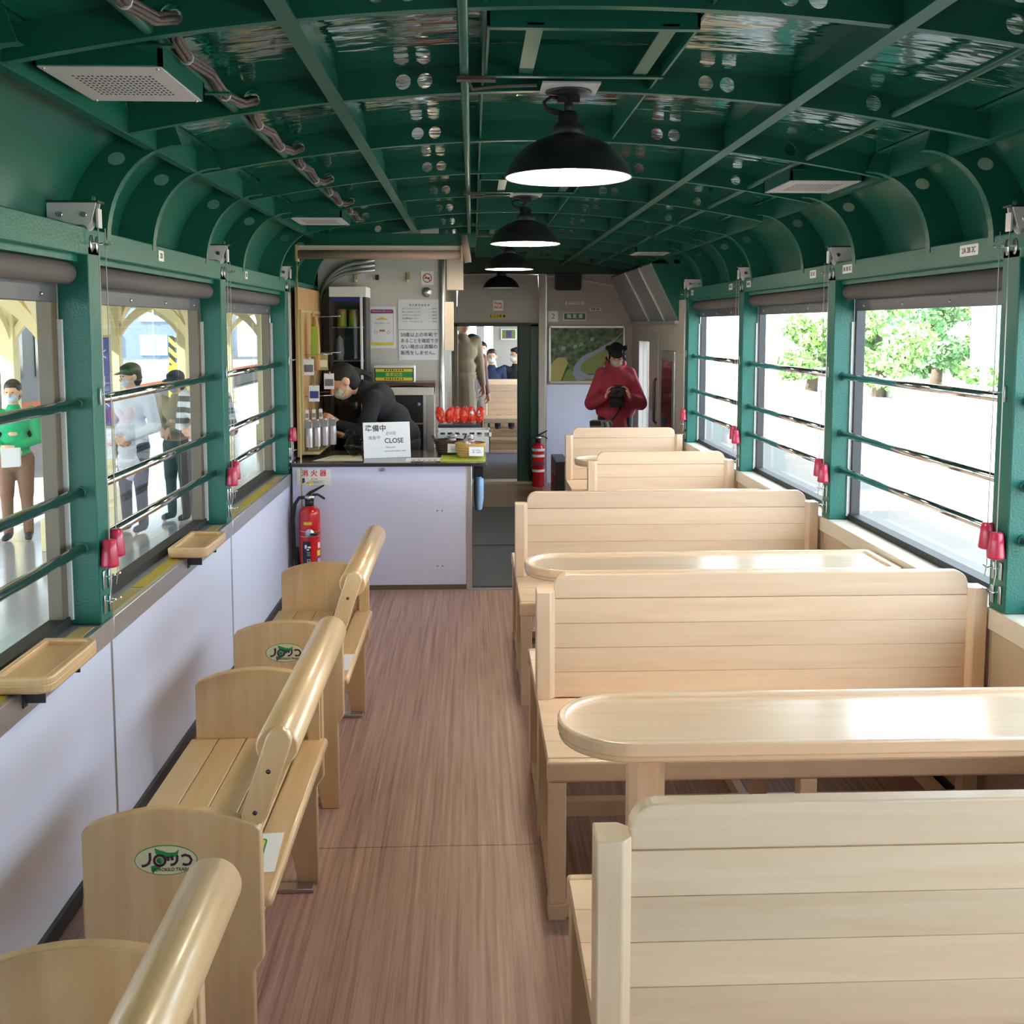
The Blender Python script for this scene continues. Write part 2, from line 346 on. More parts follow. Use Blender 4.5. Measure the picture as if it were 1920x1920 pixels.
ceiling = sroot('ceiling')
def band(mb, P, ts, holes, y0, y1, Lt, Ls, hr=0.02, n=16):
    """plate between two curves P(t,s) in xz, with round holes at t in holes, extruded from y0 to y1"""
    def strip(t0, t1):
        q = [P(t0, 0), P(t1, 0), P(t1, 1), P(t0, 1)]
        mb.prism(q, y0, y1, 'xz')
    hw = hr * 1.35 / Lt
    cuts = sorted(holes); edges = []
    seg = sorted(set(list(ts) + [h - hw for h in cuts] + [h + hw for h in cuts]))
    seg = [t for t in seg if not any(abs(t - h) < hw * 0.999 for h in cuts)]
    for a, b in zip(seg[:-1], seg[1:]):
        hh = [h for h in cuts if a - 1e-9 <= h <= b + 1e-9 and abs((a + b) / 2 - h) < 1e-4]
        if not hh: strip(a, b); continue
        h = hh[0]; out = []; inn = []
        for i in range(n):
            e = i // 4; k = (i % 4) / 4
            s, t = [(0, a + (b - a) * k), (k, b), (1, b - (b - a) * k), (1 - k, a)][e]
            out.append(P(t, s)); an = -0.75 * PI + 2 * PI * i / n
            inn.append(P(h + hr * math.cos(an) / Lt, 0.5 + hr * math.sin(an) / Ls))
        v = [(p[0], y0, p[1]) for p in out] + [(p[0], y0, p[1]) for p in inn] + [(p[0], y1, p[1]) for p in out] + [(p[0], y1, p[1]) for p in inn]
        f = []
        for i in range(n):
            j = (i + 1) % n
            f += [(i, j, n + j, n + i), (2 * n + j, 2 * n + i, 3 * n + i, 3 * n + j), (n + i, n + j, 3 * n + j, 3 * n + i)]
        mb.add(v, f)
RD = 0.067
rb = MB()
band(rb, lambda t, s: (t, zb(t) + s * RD), [-1.2 + 0.1 * i for i in range(25)], [-0.865, -0.45, -0.39, 0.39, 0.45, 0.865], -0.003, 0.003, 1.0, RD, 0.021)
xs = [-1.2 + 0.1 * i for i in range(25)]
rb.prism([(x, zb(x) - 0.004) for x in xs] + [(x, zb(x)) for x in reversed(xs)], -0.003, 0.022, 'xz')
rib = rb.build('rib', 'green', ceiling, loc=(0, RIBS[0], 0))
for y in RIBS[1:]: inst(rib, (0, y, 0), ceiling)
sk = MB(); sx = [-1.26 + 0.07 * i for i in range(37)]
sk.sheet([(x, zb(x) + RD) for x in sx], [(x, zb(x) + RD + 0.006) for x in sx], 0.0, 0.757)
panel = sk.build('roof_panel', 'green_roof', ceiling, loc=(0, RIBS[0] - 0.757, 0))
for y in RIBS: inst(panel, (0, y, 0), ceiling)
for s in (-1, 1):
    x = s * 0.632; z = zb(x)
    MB().box(x - 0.003, x + 0.003, Y0, Y1, z, z + RD).box(x - 0.020, x + 0.020, Y0, Y1, z - 0.009, z - 0.0045).build('purlin', 'green', ceiling)
    x = s * 1.205
    MB().box(x - 0.003, x + 0.003, Y0, Y1, 2.127, 2.20).box(min(x, x + s * 0.03), max(x, x + s * 0.03), Y0, Y1, 2.124, 2.129).build('eave_beam', 'green', ceiling)
    x = s * 0.232
    MB().box(x - 0.003, x + 0.003, Y0, Y1 - 0.01, zb(x) + 0.006, zb(x) + RD).build('stringer', 'green', ceiling)
MB().tube([(-0.28, Y0, 2.248), (-0.28, Y1, 2.248)], 0.012, 10).build('conduit', 'green', ceiling)
MB().tube([(0.925, Y0, 2.196), (0.925, Y1, 2.196)], 0.0115, 10).build('conduit', 'green', ceiling)
MB().tube([(-0.912, Y0, 2.196), (-0.912, 5.9, 2.196)], 0.013, 10).build('conduit', 'green', ceiling)
# hatch frames that carry the lamps
LAMPY = [2.86, 5.13, 7.40]
for ly in LAMPY:
    y0, y1 = ly - 0.62, ly - 0.175; h = MB()
    for (a, b, c, d) in ((-0.228, 0.228, y0, y0 + 0.006), (-0.228, 0.228, y1 - 0.006, y1), (-0.228, -0.222, y0, y1), (0.222, 0.228, y0, y1)):
        h.box(a, b, c, d, 2.236, 2.315)
    h.box(-0.228, 0.228, y0, y0 + 0.02, 2.232, 2.236).box(-0.228, 0.228, y1 - 0.02, y1, 2.232, 2.236)
    h.build('hatch_frame', 'green', ceiling)
    for xx in (-0.125, 0.165): box('hatch_bar', 'green', xx - 0.018, xx + 0.018, y0, y1, 2.238, 2.243, ceiling)
    box('mount_plate', 'speaker_white', -0.075, 0.08, ly - 0.10, ly + 0.03, 2.238, 2.243, ceiling)
    MB().box(-0.30, -0.20, y1 - 0.01, y1 + 0.02, 2.225, 2.235).tube([(-0.275, y1 + 0.01, 2.24), (-0.26, y1 + 0.05, 2.215), (-0.2, y1 + 0.08, 2.23), (-0.09, y1 + 0.09, 2.236)], 0.005, 6).build('junction_wire', 'cable', ceiling)

# coves: curved skin and ribs above the window headers
def cove(s):
    root = ceiling
    o = lambda t: (s * (1.15 + 0.33 * math.cos(t * PI / 2)), 1.86 + 0.345 * math.sin(t * PI / 2))
    i_ = lambda t: (s * (1.13 + 0.232 * math.cos(t * PI / 2)), 1.86 + 0.285 * math.sin(t * PI / 2))
    n = 14; prof = [o(k / n) for k in range(n + 1)]; prof2 = [(p[0] + s * 0.006 * math.cos(k / n * PI / 2), p[1] + 0.006 * math.sin(k / n * PI / 2)) for k, p in enumerate(prof)]
    for a, b in zip([Y0] + PY[1:], PY[1:] + [Y1]):
        m = MB(); m.sheet(prof, prof2, a, b)
        m.build('cove_panel', 'green', root)
    m = MB()
    P = lambda t, q: (i_(t)[0] + (o(t)[0] - i_(t)[0]) * q, i_(t)[1] + (o(t)[1] - i_(t)[1]) * q)
    band(m, P, [k / 12 for k in range(13)], [0.55], -0.003, 0.003, 0.42, 0.09, 0.021)
    inn = [i_(k / 12) for k in range(13)]; inn2 = [(p[0] - s * 0.004 * math.cos(k / 12 * PI / 2), p[1] - 0.004 * math.sin(k / 12 * PI / 2)) for k, p in enumerate(inn)]
    m.prism(inn + inn2[::-1], -0.003, 0.03, 'xz')
    r = m.build('cove_rib', 'green', root, loc=(0, 3.165, 0))
    for y in (-1.4, -0.6, 0.1, 0.9, 1.6, 2.05, 3.61, 4.32, 5.0, 5.93, 6.45, 7.2, 7.95, 8.7, 9.5): inst(r, (0, y, 0), root)
cove(-1); cove(1)

def side_wall(s, name, lower, trim):
    w = sroot(name)
    X = lambda a, b: (min(s * a, s * b), max(s * a, s * b))
    end = 6.16 if s < 0 else 7.72
    for c in [p for p in PY if p <= end + 0.01]:
        MB().box(*X(1.36, 1.452), c - 0.05, c + 0.05, 0.7225, 1.83).build('post', 'green_post', w, 0.004)
    MB().box(*X(1.36, 1.51), Y0, Y1, 1.803, 1.882).build('header', 'green_post', w, 0.004)
    MB().box(*X(1.39, 1.51), Y0, end, 1.785, 1.803).build('header_lip', 'green_post', w)
    ys = [Y0] + [p for p in PY if p <= end + 0.01]
    for a, b in zip(ys[:-1], ys[1:]):
        MB().box(*X(1.362, 1.46), a + 0.033, b + 0.03, 0.05, 0.675).build('wall_panel', lower, w, 0.0015)
        MB().box(*X(1.352, 1.362), a + 0.033, b + 0.03, 0.655, 0.722).build('edge_trim', trim, w, 0.002)
        MB().box(*X(1.36, 1.53), a + 0.033, b + 0.03, 0.675, 0.722).build('window_sill', trim if s < 0 else 'sill_white', w, 0.002)
        box('panel_seam', 'aluminium' if s < 0 else lower, *X(1.3605, 1.3635), b + 0.022, b + 0.038, 0.05, 0.66, w)
    MB().box(*X(1.35, 1.47), Y0, Y1, -0.03, 0.05).build('kick_strip', 'dark_metal', w)
    return w
wall_left = side_wall(-1, 'wall_left', 'panel_lilac', 'aluminium')
wall_right = side_wall(1, 'wall_right', 'panel_beige', 'sill_white')
for a, b, m in ((1.75, 2.42, 'yellow_tape'), (2.62, 2.98, 'tape_tan'), (3.14, 3.42, 'tape_tan'), (3.44, 3.86, 'yellow_tape'), (4.2, 4.52, 'tape_tan'), (4.72, 5.0, 'tape_tan'), (5.02, 5.7, 'yellow_tape'), (5.72, 6.05, 'tape_tan')):
    box('sill_tape', m, -1.415, -1.372, a, b, 0.7222, 0.7236, wall_left)
# closed walls past the last windows
box('wall_panel', 'wall_grey', -1.46, -1.362, 6.21, Y1, 0.0, 1.86, wall_left)
for a, b, c, d in ((7.77, 9.38, 0, 1.86), (9.95, Y1, 0, 1.86), (9.38, 9.95, 0, 0.45), (9.38, 9.95, 1.46, 1.86)):
    box('wall_panel', 'wall_grey', 1.362, 1.46, a, b, c, d, wall_right)
wn = sroot('window_12'); box('pane', 'window_glass', 1.40, 1.405, 9.38, 9.95, 0.45, 1.46, wn)
MB().prism([(1.13, 2.085), (1.145, 2.10), (1.372, 1.655), (1.36, 1.64)], 8.05, Y1, 'xz').build('slanted_cover', 'duct_grey', wall_right)
MB().prism([(1.14, 2.09), (1.45, 2.09), (1.45, 1.64), (1.362, 1.64)], 8.04, 8.05, 'xz').build('cover_end', 'green', wall_right)
for a in (8.6, 9.35): MB().prism([(1.122, 2.08), (1.13, 2.09), (1.362, 1.645), (1.352, 1.635)], a, a + 0.02, 'xz').build('cover_seam', 'aluminium', wall_right)
box('cover_ledge', 'aluminium', 1.33, 1.365, 8.05, Y1, 1.62, 1.645, wall_right)
# cupboard fronts on that wall
for a, b, c, d, m in ((8.12, 8.72, 0.25, 1.40, 'aluminium'), (8.85, 9.22, 0.25, 1.54, 'wall_grey')):
    MB().box(1.345, 1.362, a, b, c, d).build('cupboard_front', m, wall_right, 0.004)
box('cupboard_glass', 'dark_glass', 1.341, 1.345, 8.2, 8.64, 0.6, 1.32, wall_right)
MB().tube([(1.335, 8.84, 1.15), (1.315, 8.84, 1.13), (1.315, 8.84, 0.78), (1.335, 8.84, 0.76)], 0.012, 8).build('grab_handle', 'dark_metal', wall_right)

# windows: bay of 1.455 m between two posts
def window(n, s, yc, L):
    w = sroot('window_%d' % n); w.location = (s * 1.36, yc + 0.05, 0)
    X = lambda a, b: (min(s * a, s * b), max(s * a, s * b))
    MB().box(*X(0.136, 0.140), 0, L, 0.72, 1.79).build('pane', 'window_glass', w)
    cw, cmat = (0.045, 'frame_brown') if s < 0 else (0.022, 'dark_metal')
    for a in (0.0, L - cw):
        MB().box(*X(0.092, 0.134), a, a + cw, 0.722, 1.785).build('side_channel', cmat, w, 0.002)
    for a in (-0.001, L - 0.009): MB().box(*X(0.078, 0.0915), a, a + 0.010, 0.74, 1.62).build('edge_strip', 'white_plastic', w)
    MB().box(*X(0.085, 0.135), 0, L, 0.7225, 0.75).build('sill_gasket', 'rubber', w)
    MB().tube([(s * 0.062, 0.012, 1.752), (s * 0.062, L - 0.012, 1.752)], 0.033, 14).build('roller_blind', 'blind_grey', w)
    MB().box(*X(0.088, 0.098), 0.006, L - 0.006, 1.668, 1.725).build('blind_bar', 'blind_bar', w, 0.003)
    for k in range(4):
        MB().ball((s * 0.087, 0.12 + k * (L - 0.24) / 3, 1.69), 0.006, 8, 6).build('rivet', 'steel', w)
    for z in (1.376, 1.118, 0.952):
        MB().tube([(s * 0.048, -0.002, z), (s * 0.048, L + 0.002, z)], 0.0155, 16).build('guard_bar', 'chrome', w)
        for a in (0.004, L - 0.004): MB().tube([(s * 0.048, a - 0.006, z), (s * 0.048, a + 0.006, z)], 0.019, 12).build('bar_socket', 'green_post', w)
nw = 0
for s in (-1, 1):
    pts = [p for p in PY if p <= (6.17 if s < 0 else 7.73)]
    for a, b in zip(pts[:-1], pts[1:]):
        nw += 1; window(nw if nw < 12 else nw + 1, s, a, b - a - 0.1)
# rear of the car, behind the viewer
wall_rear = struct(box('wall_rear', 'wall_grey', -1.5, 1.5, Y0 - 0.08, Y0, 0, 2.33))

# far bulkhead with the gangway door
wall_far = sroot('wall_far')
F0, F1 = Y1, Y1 + 0.1
box('bulkhead_panel', 'wall_grey', -1.5, -0.42, F0, F1, 0, 2.33, wall_far)
MB().prism([(-0.42, 1.63), (0.42, 1.63)] + [(x / 10, zb(x / 10) - 0.125) for x in range(4, -5, -1)], F0, F1, 'xz').build('door_header', 'wall_grey', wall_far)
box('bulkhead_panel', 'wall_grey', 0.421, 1.5, F0, F1, 1.01, 2.33, wall_far)
box('bulkhead_panel', 'panel_lilac', 0.406, 1.5, F0, F1, 0, 1.008, wall_far)
box('bulkhead_top', 'green_dark', -1.2, 1.2, F0 - 0.005, F1, 2.125, 2.33, wall_far)
MB().prism([(x / 10, zb(x / 10) - 0.135) for x in range(-4, 13)] + [(x / 10, zb(x / 10) - 0.125) for x in range(12, -5, -1)], F0 - 0.02, F0, 'xz').build('cornice', 'sill_white', wall_far)
MB().box(0.405, 0.475, F0 - 0.05, F0, 0, 2.13).build('door_pillar', 'wall_tan', wall_far, 0.006)
MB().box(0.475, 0.49, F0 - 0.04, F0, 0, 2.12).build('edge_strip', 'aluminium', wall_far)
door = sroot('door_1')
MB().box(-0.45, 0.41, F0 - 0.03, F1 + 0.03, 1.60, 1.635).build('lintel', 'black', door)
MB().box(-0.45, -0.41, F0 - 0.03, F1 + 0.03, 0, 1.62).build('jamb', 'frame_brown', door)
MB().box(0.33, 0.405, F0 - 0.03, F1 + 0.03, 0, 1.62).build('jamb', 'green_dark', door)
MB().box(0.205, 0.345, F0 + 0.02, F0 + 0.06, 0.01, 1.61).build('door_leaf', 'green_dark', door, 0.004)
MB().box(0.195, 0.212, F0 + 0.01, F0 + 0.07, 0.01, 1.61).build('leaf_edge', 'rubber', door)
MB().box(-0.45, 0.41, F0 - 0.05, F1 + 0.05, -0.02, 0.02).build('door_sill', 'steel', door)
# partition behind the counter and the wall that runs on from it
wall_mid = sroot('wall_mid')
box('partition_panel', 'partition_grey', -1.36, -0.50, 7.40, 7.45, 0, 2.30, wall_mid)
box('partition_panel', 'wall_tan', -0.50, -0.47, 7.46, Y1, 0, 2.25, wall_mid)
MB().tube([(-0.482, 7.40, 0), (-0.482, 7.40, 2.2)], 0.022, 12).build('corner_pole', 'aluminium', wall_mid)
MB().box(-0.46, -0.33, 8.0, 8.12, 1.88, 2.13).build('wall_box', 'wall_tan', wall_mid, 0.006)
MB().box(-0.47, -0.40, 7.6, 7.66, 1.42, 1.78).build('wall_box', 'wall_tan', wall_mid, 0.004)
for k in range(3):
    r0 = 0.30 - 0.035 * k
    MB().tube([(-1.34 + 0.0, 7.36, 1.0), (-1.34, 7.36, 1.75)] + [(-1.34 + r0 * (1 - math.cos(t * PI / 20)), 7.36, 1.75 + r0 * math.sin(t * PI / 20)) for t in range(1, 11)] + [(-0.95, 7.36, 1.75 + r0 + 0.02)], 0.016, 8).build('air_pipe', 'duct_grey', wall_mid)

# ================================================================== lamps
def make_lamp(x, y, z, label, lit=True, k=1.0, grp='pendant lamps along the ceiling'):
    t = thing('pendant_lamp', label, 'lamp', (x, y, z), 0, grp)
    MB().lathe([(0.0, 0), (0.062, 0), (0.064, -0.006), (0.058, -0.012), (0.03, -0.016), (0.0, -0.018)], 24).build('canopy', 'lamp_black', t)
    MB().box(-0.03, 0.03, -0.012, 0.012, -0.034, -0.014).tube([(0, 0, -0.01), (0, 0, -0.075)], 0.0125, 12).build('stem', 'lamp_black', t)
    MB().lathe([(0.0, -0.056), (0.022, -0.058), (0.028, -0.066), (0.029, -0.088), (0.042, -0.094), (0.044, -0.10), (0.049, -0.128), (0.0, -0.13)], 24).build('socket', 'lamp_black', t)
    out = [(0.046, -0.122), (0.06, -0.127), (0.09, -0.138), (0.118, -0.154), (0.142, -0.176), (0.16, -0.20), (0.171, -0.222), (0.174, -0.232)]
    MB().lathe(out, 48).lathe([(0.174, -0.232), (0.176, -0.236), (0.172, -0.236)], 48).build('shade', 'lamp_black', t)
    MB().lathe([(r - 0.003, z_ - 0.003) for r, z_ in out], 48).build('shade_lining', 'lamp_white', t)
    MB().tube([(-0.015, 0, -0.022), (-0.05, -0.005, -0.02), (-0.068, -0.01, -0.035), (-0.062, -0.01, -0.052), (-0.04, -0.006, -0.06), (-0.02, 0, -0.062)], [0.005, 0.005, 0.005, 0.006, 0.009, 0.009], 8).build('cord', 'rubber', t)
    MB().ball((0, 0, -0.175), 0.042, 16, 10).build('bulb', 'bulb' if lit else 'lamp_white', t)
    if lit:
        ld = bpy.data.lights.new('lamp_light', 'POINT'); ld.energy = 9; ld.color = (1.0, 0.84, 0.64); ld.shadow_soft_size = 0.05
        lo = bpy.data.objects.new('lamp_light', ld); COL.objects.link(lo); lo.parent = t; lo.location = (0, 0, -0.224)
    return t
make_lamp(0.003, LAMPY[0], 2.242, 'large lit black enamel pendant lamp nearest, hanging over the benches')
make_lamp(0.003, LAMPY[1], 2.242, 'second black pendant lamp, hanging behind the nearest lit one')
make_lamp(0.003, LAMPY[2], 2.242, 'third black pendant lamp, half hidden behind the second lamp')
make_lamp(0.02, 9.95, 2.205, 'small dark unlit pendant lamp right in front of the far bulkhead', False)

# ================================================================== ceiling speakers
def speaker(x0, x1, y0, y1, label):
    cx, cy = (x0 + x1) / 2, (y0 + y1) / 2
    t = thing('ceiling_speaker', label, 'speaker', (cx, cy, 2.14), 0, 'perforated speaker boxes in the ceiling')
    hx, hy = (x1 - x0) / 2, (y1 - y0) / 2
    MB().box(-hx, hx, -hy, -hy + 0.012, 0, 0.055).box(-hx, hx, hy - 0.012, hy, 0, 0.055).box(-hx, -hx + 0.008, -hy, hy, 0, 0.055).box(hx - 0.008, hx, -hy, hy, 0, 0.055).build('housing', 'green', t)
    MB().box(-hx + 0.004, hx - 0.004, -hy + 0.01, hy - 0.01, -0.002, 0.004).build('grille_plate', 'speaker_white', t, 0.001)
    h = MB()
    for i in range(17):
        for j in range(9):
            px = -hx * 0.62 + hx * 1.24 * i / 16; py = -hy * 0.5 + hy * 1.0 * j / 8 + (0.004 if i % 2 else 0)
            h.box(px - 0.0022, px + 0.0022, py - 0.004, py + 0.004, -0.0026, -0.0018)
    p = h.build('perforations', 'hole_dark', t); p['kind'] = 'stuff'
    for a in (-1, 1):
        for b in (-1, 1): MB().ball((a * (hx - 0.014), b * (hy - 0.02), -0.002), 0.004, 8, 6).build('screw', 'steel', t)
    for a, b, c, d, e in ((-hx, -hx + 0.05, -hy - 0.02, -hy, 0.035), (hx - 0.05, hx + 0.03, -hy - 0.02, -hy, 0.035), (hx - 0.05, hx + 0.06, hy, hy + 0.02, 0.02)): box('hanger', 'green', a, b, c, d, e, e + 0.005, t)
speaker(-1.17, -0.906, 2.215, 2.56, 'white perforated speaker box in the ceiling above the nearest left window')
speaker(0.92, 1.195, 3.82, 4.18, 'white perforated speaker box in the ceiling on the right side')
speaker(-1.175, -0.91, 5.2, 5.58, 'white perforated speaker box in the ceiling just before the counter')
speaker(0.93, 1.2, 7.5, 7.86, 'far white perforated speaker box before the slanted metal cover')

# ================================================================== cable bundle
cb = thing('cable_bundle', 'brown tied bundle of cables running along the left ceiling conduit', 'cables', (-0.875, 0.6, 2.2))
path = []
for r0, r1 in zip(RIBS[:-1], RIBS[1:]):
    if r1 < 0.6 or r0 > 5.2: continue
    for u, dx, dz in ((0.0, 0.018, 0.018), (0.08, 0.0, -0.004), (0.25, -0.012, -0.012), (0.5, -0.008, 0.0), (0.72, -0.014, -0.014), (0.9, 0.0, -0.006)):
        path.append((dx, r0 + 0.757 * u - 0.6, dz + 0.0))
for k in range(5):
    ph = 2 * PI * k / 5
    MB().tube([(p[0] + 0.0085 * math.cos(ph + i * 0.35), p[1], p[2] + 0.0085 * math.sin(ph + i * 0.35)) for i, p in enumerate(path)], 0.0062, 7).build('cable', 'cable', cb)
for i in range(2, len(path), 2):
    p = path[i]; MB().tube([(p[0], p[1] - 0.003, p[2]), (p[0], p[1] + 0.003, p[2])], 0.0165, 10).build('cable_tie', 'speaker_white', cb)

# ================================================================== pulley brackets, blind cords, hooks, seat plates
ORD = ['nearest', 'second', 'third', 'fourth']
def pulley(s, y, label):
    t = thing('blind_pulley', label, 'pulley', (s * 1.40, y - 0.05, 1.885), 0, 'white pulley brackets over the window posts')
    MB().prism([(-0.07, 0.066), (0.07, 0.066), (0.07 if s > 0 else 0.055, 0.012), (0.05, 0.004), (-0.05, 0.004), (-0.055 if s > 0 else -0.07, 0.012)], -0.004, 0.0, 'xz').build('bracket_plate', 'white_metal', t, 0.001)
    MB().prism([(-0.07, 0.066), (0.07, 0.066), (0.06, 0.004), (-0.06, 0.004)], 0.026, 0.03, 'xz').build('back_plate', 'white_metal', t)
    MB().box(-0.078, 0.078, -0.012, 0.04, 0.066, 0.071).build('top_plate', 'green_dark', t)
    for px in (-0.033, 0.035):
        MB().lathe([(0.0, -0.008), (0.022, -0.008), (0.022, -0.005), (0.017, 0), (0.022, 0.005), (0.022, 0.008), (0, 0.008)], 20, mx=Matrix.Translation((px, 0.012, 0.008)) @ Matrix.Rotation(PI / 2, 4, 'X')).build('wheel', 'speaker_white', t)
        MB().tube([(px, -0.010, 0.032), (px, 0.02, 0.032)], 0.008, 10).build('bolt', 'steel', t)
    MB().tube([(-s * 0.058, 0.012, 0.085), (-s * 0.058, 0.012, 0.05)], 0.005, 6).build('mount_screw', 'steel', t)
    MB().box(-s * 0.07 - 0.003, -s * 0.07 + 0.003, 0.0, 0.03, -0.004, 0.05).build('cord_guide', 'white_metal', t)
def cord(s, x, y, ztop, zh, label):
    t = thing('blind_pull', label, 'pull cord', (x, y, zh), 0, 'blind pull cords with red handles')
    MB().tube([(0, 0, ztop - zh), (0, 0, 0.0)], 0.0016, 6).build('cord', 'speaker_white', t)
    MB().lathe([(0.0, 0.0), (0.014, 0.0), (0.0185, -0.004), (0.0215, -0.03), (0.0255, -0.074), (0.025, -0.08), (0.019, -0.083), (0.0, -0.083)], 18).build('handle', 'red_plastic', t)
    MB().tube([(0, 0, -0.083), (0.002, 0, -0.13), (-0.004, 0, -0.17)], 0.0015, 6).build('cord_tail', 'speaker_white', t)
def hooks(s, y, root):
    m = MB()
    for (a, z) in ((-0.022, 0.85), (0.022, 0.845), (-0.022, 0.775), (0.022, 0.77)):
        X = (s * 1.3545, s * 1.36); MB().box(min(X), max(X), y + a - 0.008, y + a + 0.008, z - 0.028, z + 0.028).build('cleat_plate', 'steel', root, 0.003)
        MB().tube([(s * 1.354, y + a, z + 0.012), (s * 1.335, y + a, z + 0.008), (s * 1.325, y + a, z + 0.016)], 0.0026, 6).build('cleat_hook', 'chrome', root)
    for a in (-0.022, 0.024):
        MB().lathe([(0, 0), (0.018, 0.0), (0.018, 0.003), (0, 0.003)], 14, mx=Matrix.Translation((s * 1.36, y + a, 1.838)) @ Matrix.Rotation(-s * PI / 2, 4, 'Y'), sx=1.35, sy=0.7).build('cleat_plate', 'steel', root)
        MB().tube([(s * 1.357, y + a, 1.84), (s * 1.325, y + a - 0.004, 1.838), (s * 1.312, y + a - 0.012, 1.842)], 0.0028, 6).build('cleat_hook', 'chrome', root)
    MB().box(min(s * 1.352, s * 1.36), max(s * 1.352, s * 1.36), y - 0.01, y + 0.004, 1.37, 1.42).build('cleat_plate', 'steel', root, 0.002)
    MB().tube([(s * 1.355, y, 1.40), (s * 1.33, y, 1.40), (s * 1.32, y + 0.02, 1.402), (s * 1.34, y + 0.03, 1.40)], 0.003, 6).build('cleat_hook', 'chrome', root)
for s, nm, root, ys in ((-1, 'left', wall_left, PY[3:6]), (1, 'right', wall_right, PY[3:7])):
    for i, y in enumerate(ys):
        far_l = s < 0 and i == 2
        pulley(s, y, 'white two-wheel pulley bracket over the %s post of the %s windows' % (ORD[i], nm))
        hooks(s, y, root)
        cord(s, s * 1.334, y - 0.034, 1.885, 0.975 if not far_l else 1.0, 'red-handled blind cord in front at the %s post of the %s windows' % (ORD[i], nm))
        if not far_l and not (s > 0 and i == 3): cord(s, s * 1.334, y + 0.022, 1.885, 0.995, 'red-handled blind cord behind at the %s post of the %s windows' % (ORD[i], nm))
def plate(s, y, w, txt, root):
    p = MB().prism(rrect(y - w / 2, y + w / 2, 1.829, 1.866, 0.004, 3), s * 1.3605, s * 1.358, 'yz').build('seat_plate', 'sign_white', root)
    text(txt, 0.026, 'ink', p, (s * 1.3575, y, 1.847), (PI / 2, 0, -s * PI / 2), sx=0.9)
for y, w, tx in ((3.32, 0.125, '2A 2B 2C'), (4.41, 0.11, '3A 3B 3C'), (4.86, 0.085, '3D 3E'), (6.0, 0.085, '4A 4B'), (6.42, 0.085, '4C 4D'), (7.55, 0.07, '5A')): plate(1, y, w, tx, wall_right)
for y, w, tx in ((2.36, 0.06, '1D'), (3.7, 0.06, '2D'), (5.07, 0.05, '3D')): plate(-1, y, w, tx, wall_left)

# ================================================================== double benches on the right
def ring(mb, outer, inner, z0, z1):
    n = len(outer)
    v = [(p[0], p[1], z) for z in (z0, z1) for p in outer] + [(p[0], p[1], z) for z in (z0, z1) for p in inner]
    for i in range(n):
        j = (i + 1) % n
        mb.f += [tuple(len(mb.v) + q for q in f) for f in ((i, j, n + j, n + i), (2 * n + j, 2 * n + i, 3 * n + i, 3 * n + j), (n + i, n + j, 3 * n + j, 3 * n + i), (j, i, 2 * n + i, 2 * n + j))]
        mb.sm += [False] * 4
    mb.v += v; return mb
def make_bench(w, x, y, label, front=True, back=True):
    t = thing('slatted_bench', label, 'bench', (x, y, 0), 0, 'pale wooden benches on the right of the aisle')
    # chamfered end posts
    for a, sgn in ((0.0, 1), (w, -1)):
        q = [(a, -0.034), (a + sgn * 0.042, -0.034), (a + sgn * 0.058, -0.018), (a + sgn * 0.058, 0.018), (a + sgn * 0.042, 0.034), (a, 0.034)]
        MB().prism(q, 0.445, 0.785, 'xy').build('post', 'wood_z', t, 0.003)
    zz = [0.447, 0.5275, 0.605, 0.6825, 0.76, 0.838]
    x0, x1 = 0.056, w - 0.056
    for k in range(5):
        a, b = zz[k] + (0.0003 if k else 0), zz[k + 1] - 0.0003
        if k < 4: MB().box(x0, x1, -0.0165, 0.0165, a, b).build('back_slat', 'wood_x', t, 0.0009, 1)
        else: MB().prism(rrect(x0 - 0.0, x1 + 0.0, a, b, 0.045, 7, (0, 0, 1, 1)), -0.0165, 0.0165, 'xz').build('back_slat', 'wood_x', t, 0.004)
    sides = ([-1] if front else []) + ([1] if back else [])
    for s in sides:
        ed = [0.02, 0.13, 0.24, 0.35]
        for a in ed:
            y0, y1 = sorted((s * a, s * (a + 0.1094)))
            MB().box(0.004, w - 0.004, y0, y1, 0.415, 0.445).build('seat_slat', 'wood_x', t, 0.001, 1)
        y0, y1 = sorted((s * 0.46, s * 0.487))
        MB().box(0.0, w, y0, y1, 0.385, 0.445).build('seat_edge', 'wood_x', t, 0.009, 3)
        for a in (0.006, w / 2 - 0.022, w - 0.052):
            y0, y1 = sorted((s * 0.435, s * 0.485))
            MB().box(a, a + 0.046, y0, y1, 0.045, 0.385).build('leg', 'wood_z', t, 0.003)
            MB().box(a - 0.001, a + 0.047, y0 - 0.001, y1 + 0.001, 0.0, 0.045).build('leg_foot', 'wood_x', t, 0.002)
            y0, y1 = sorted((s * 0.03, s * 0.44))
            MB().box(a + 0.006, a + 0.040, y0, y1, 0.365, 0.414).build('seat_bearer', 'wood_y', t)
            MB().box(a + 0.008, a + 0.038, y0, y1, 0.0, 0.04).build('floor_rail', 'wood_y', t)
        y0, y1 = sorted((s * 0.445, s * 0.475))
        MB().box(0.05, w - 0.05, y0, y1, 0.002, 0.040).build('floor_rail', 'wood_x', t, 0.002)
    for a in (0.006, w / 2 - 0.022, w - 0.052): MB().box(a, a + 0.046, -0.028, 0.028, 0.0, 0.445).build('leg', 'wood_z', t, 0.003)
    MB().box(0.05, w - 0.05, -0.02, 0.02, 0.06, 0.11).build('stretcher', 'wood_x', t, 0.002)
    return t
make_bench(1.414, -0.067, 1.585, 'wide slatted wooden bench nearest in the foreground, its back cut by the picture edge')
make_bench(1.414, -0.067, 3.115, 'wide slatted wooden bench right behind the nearest long table')
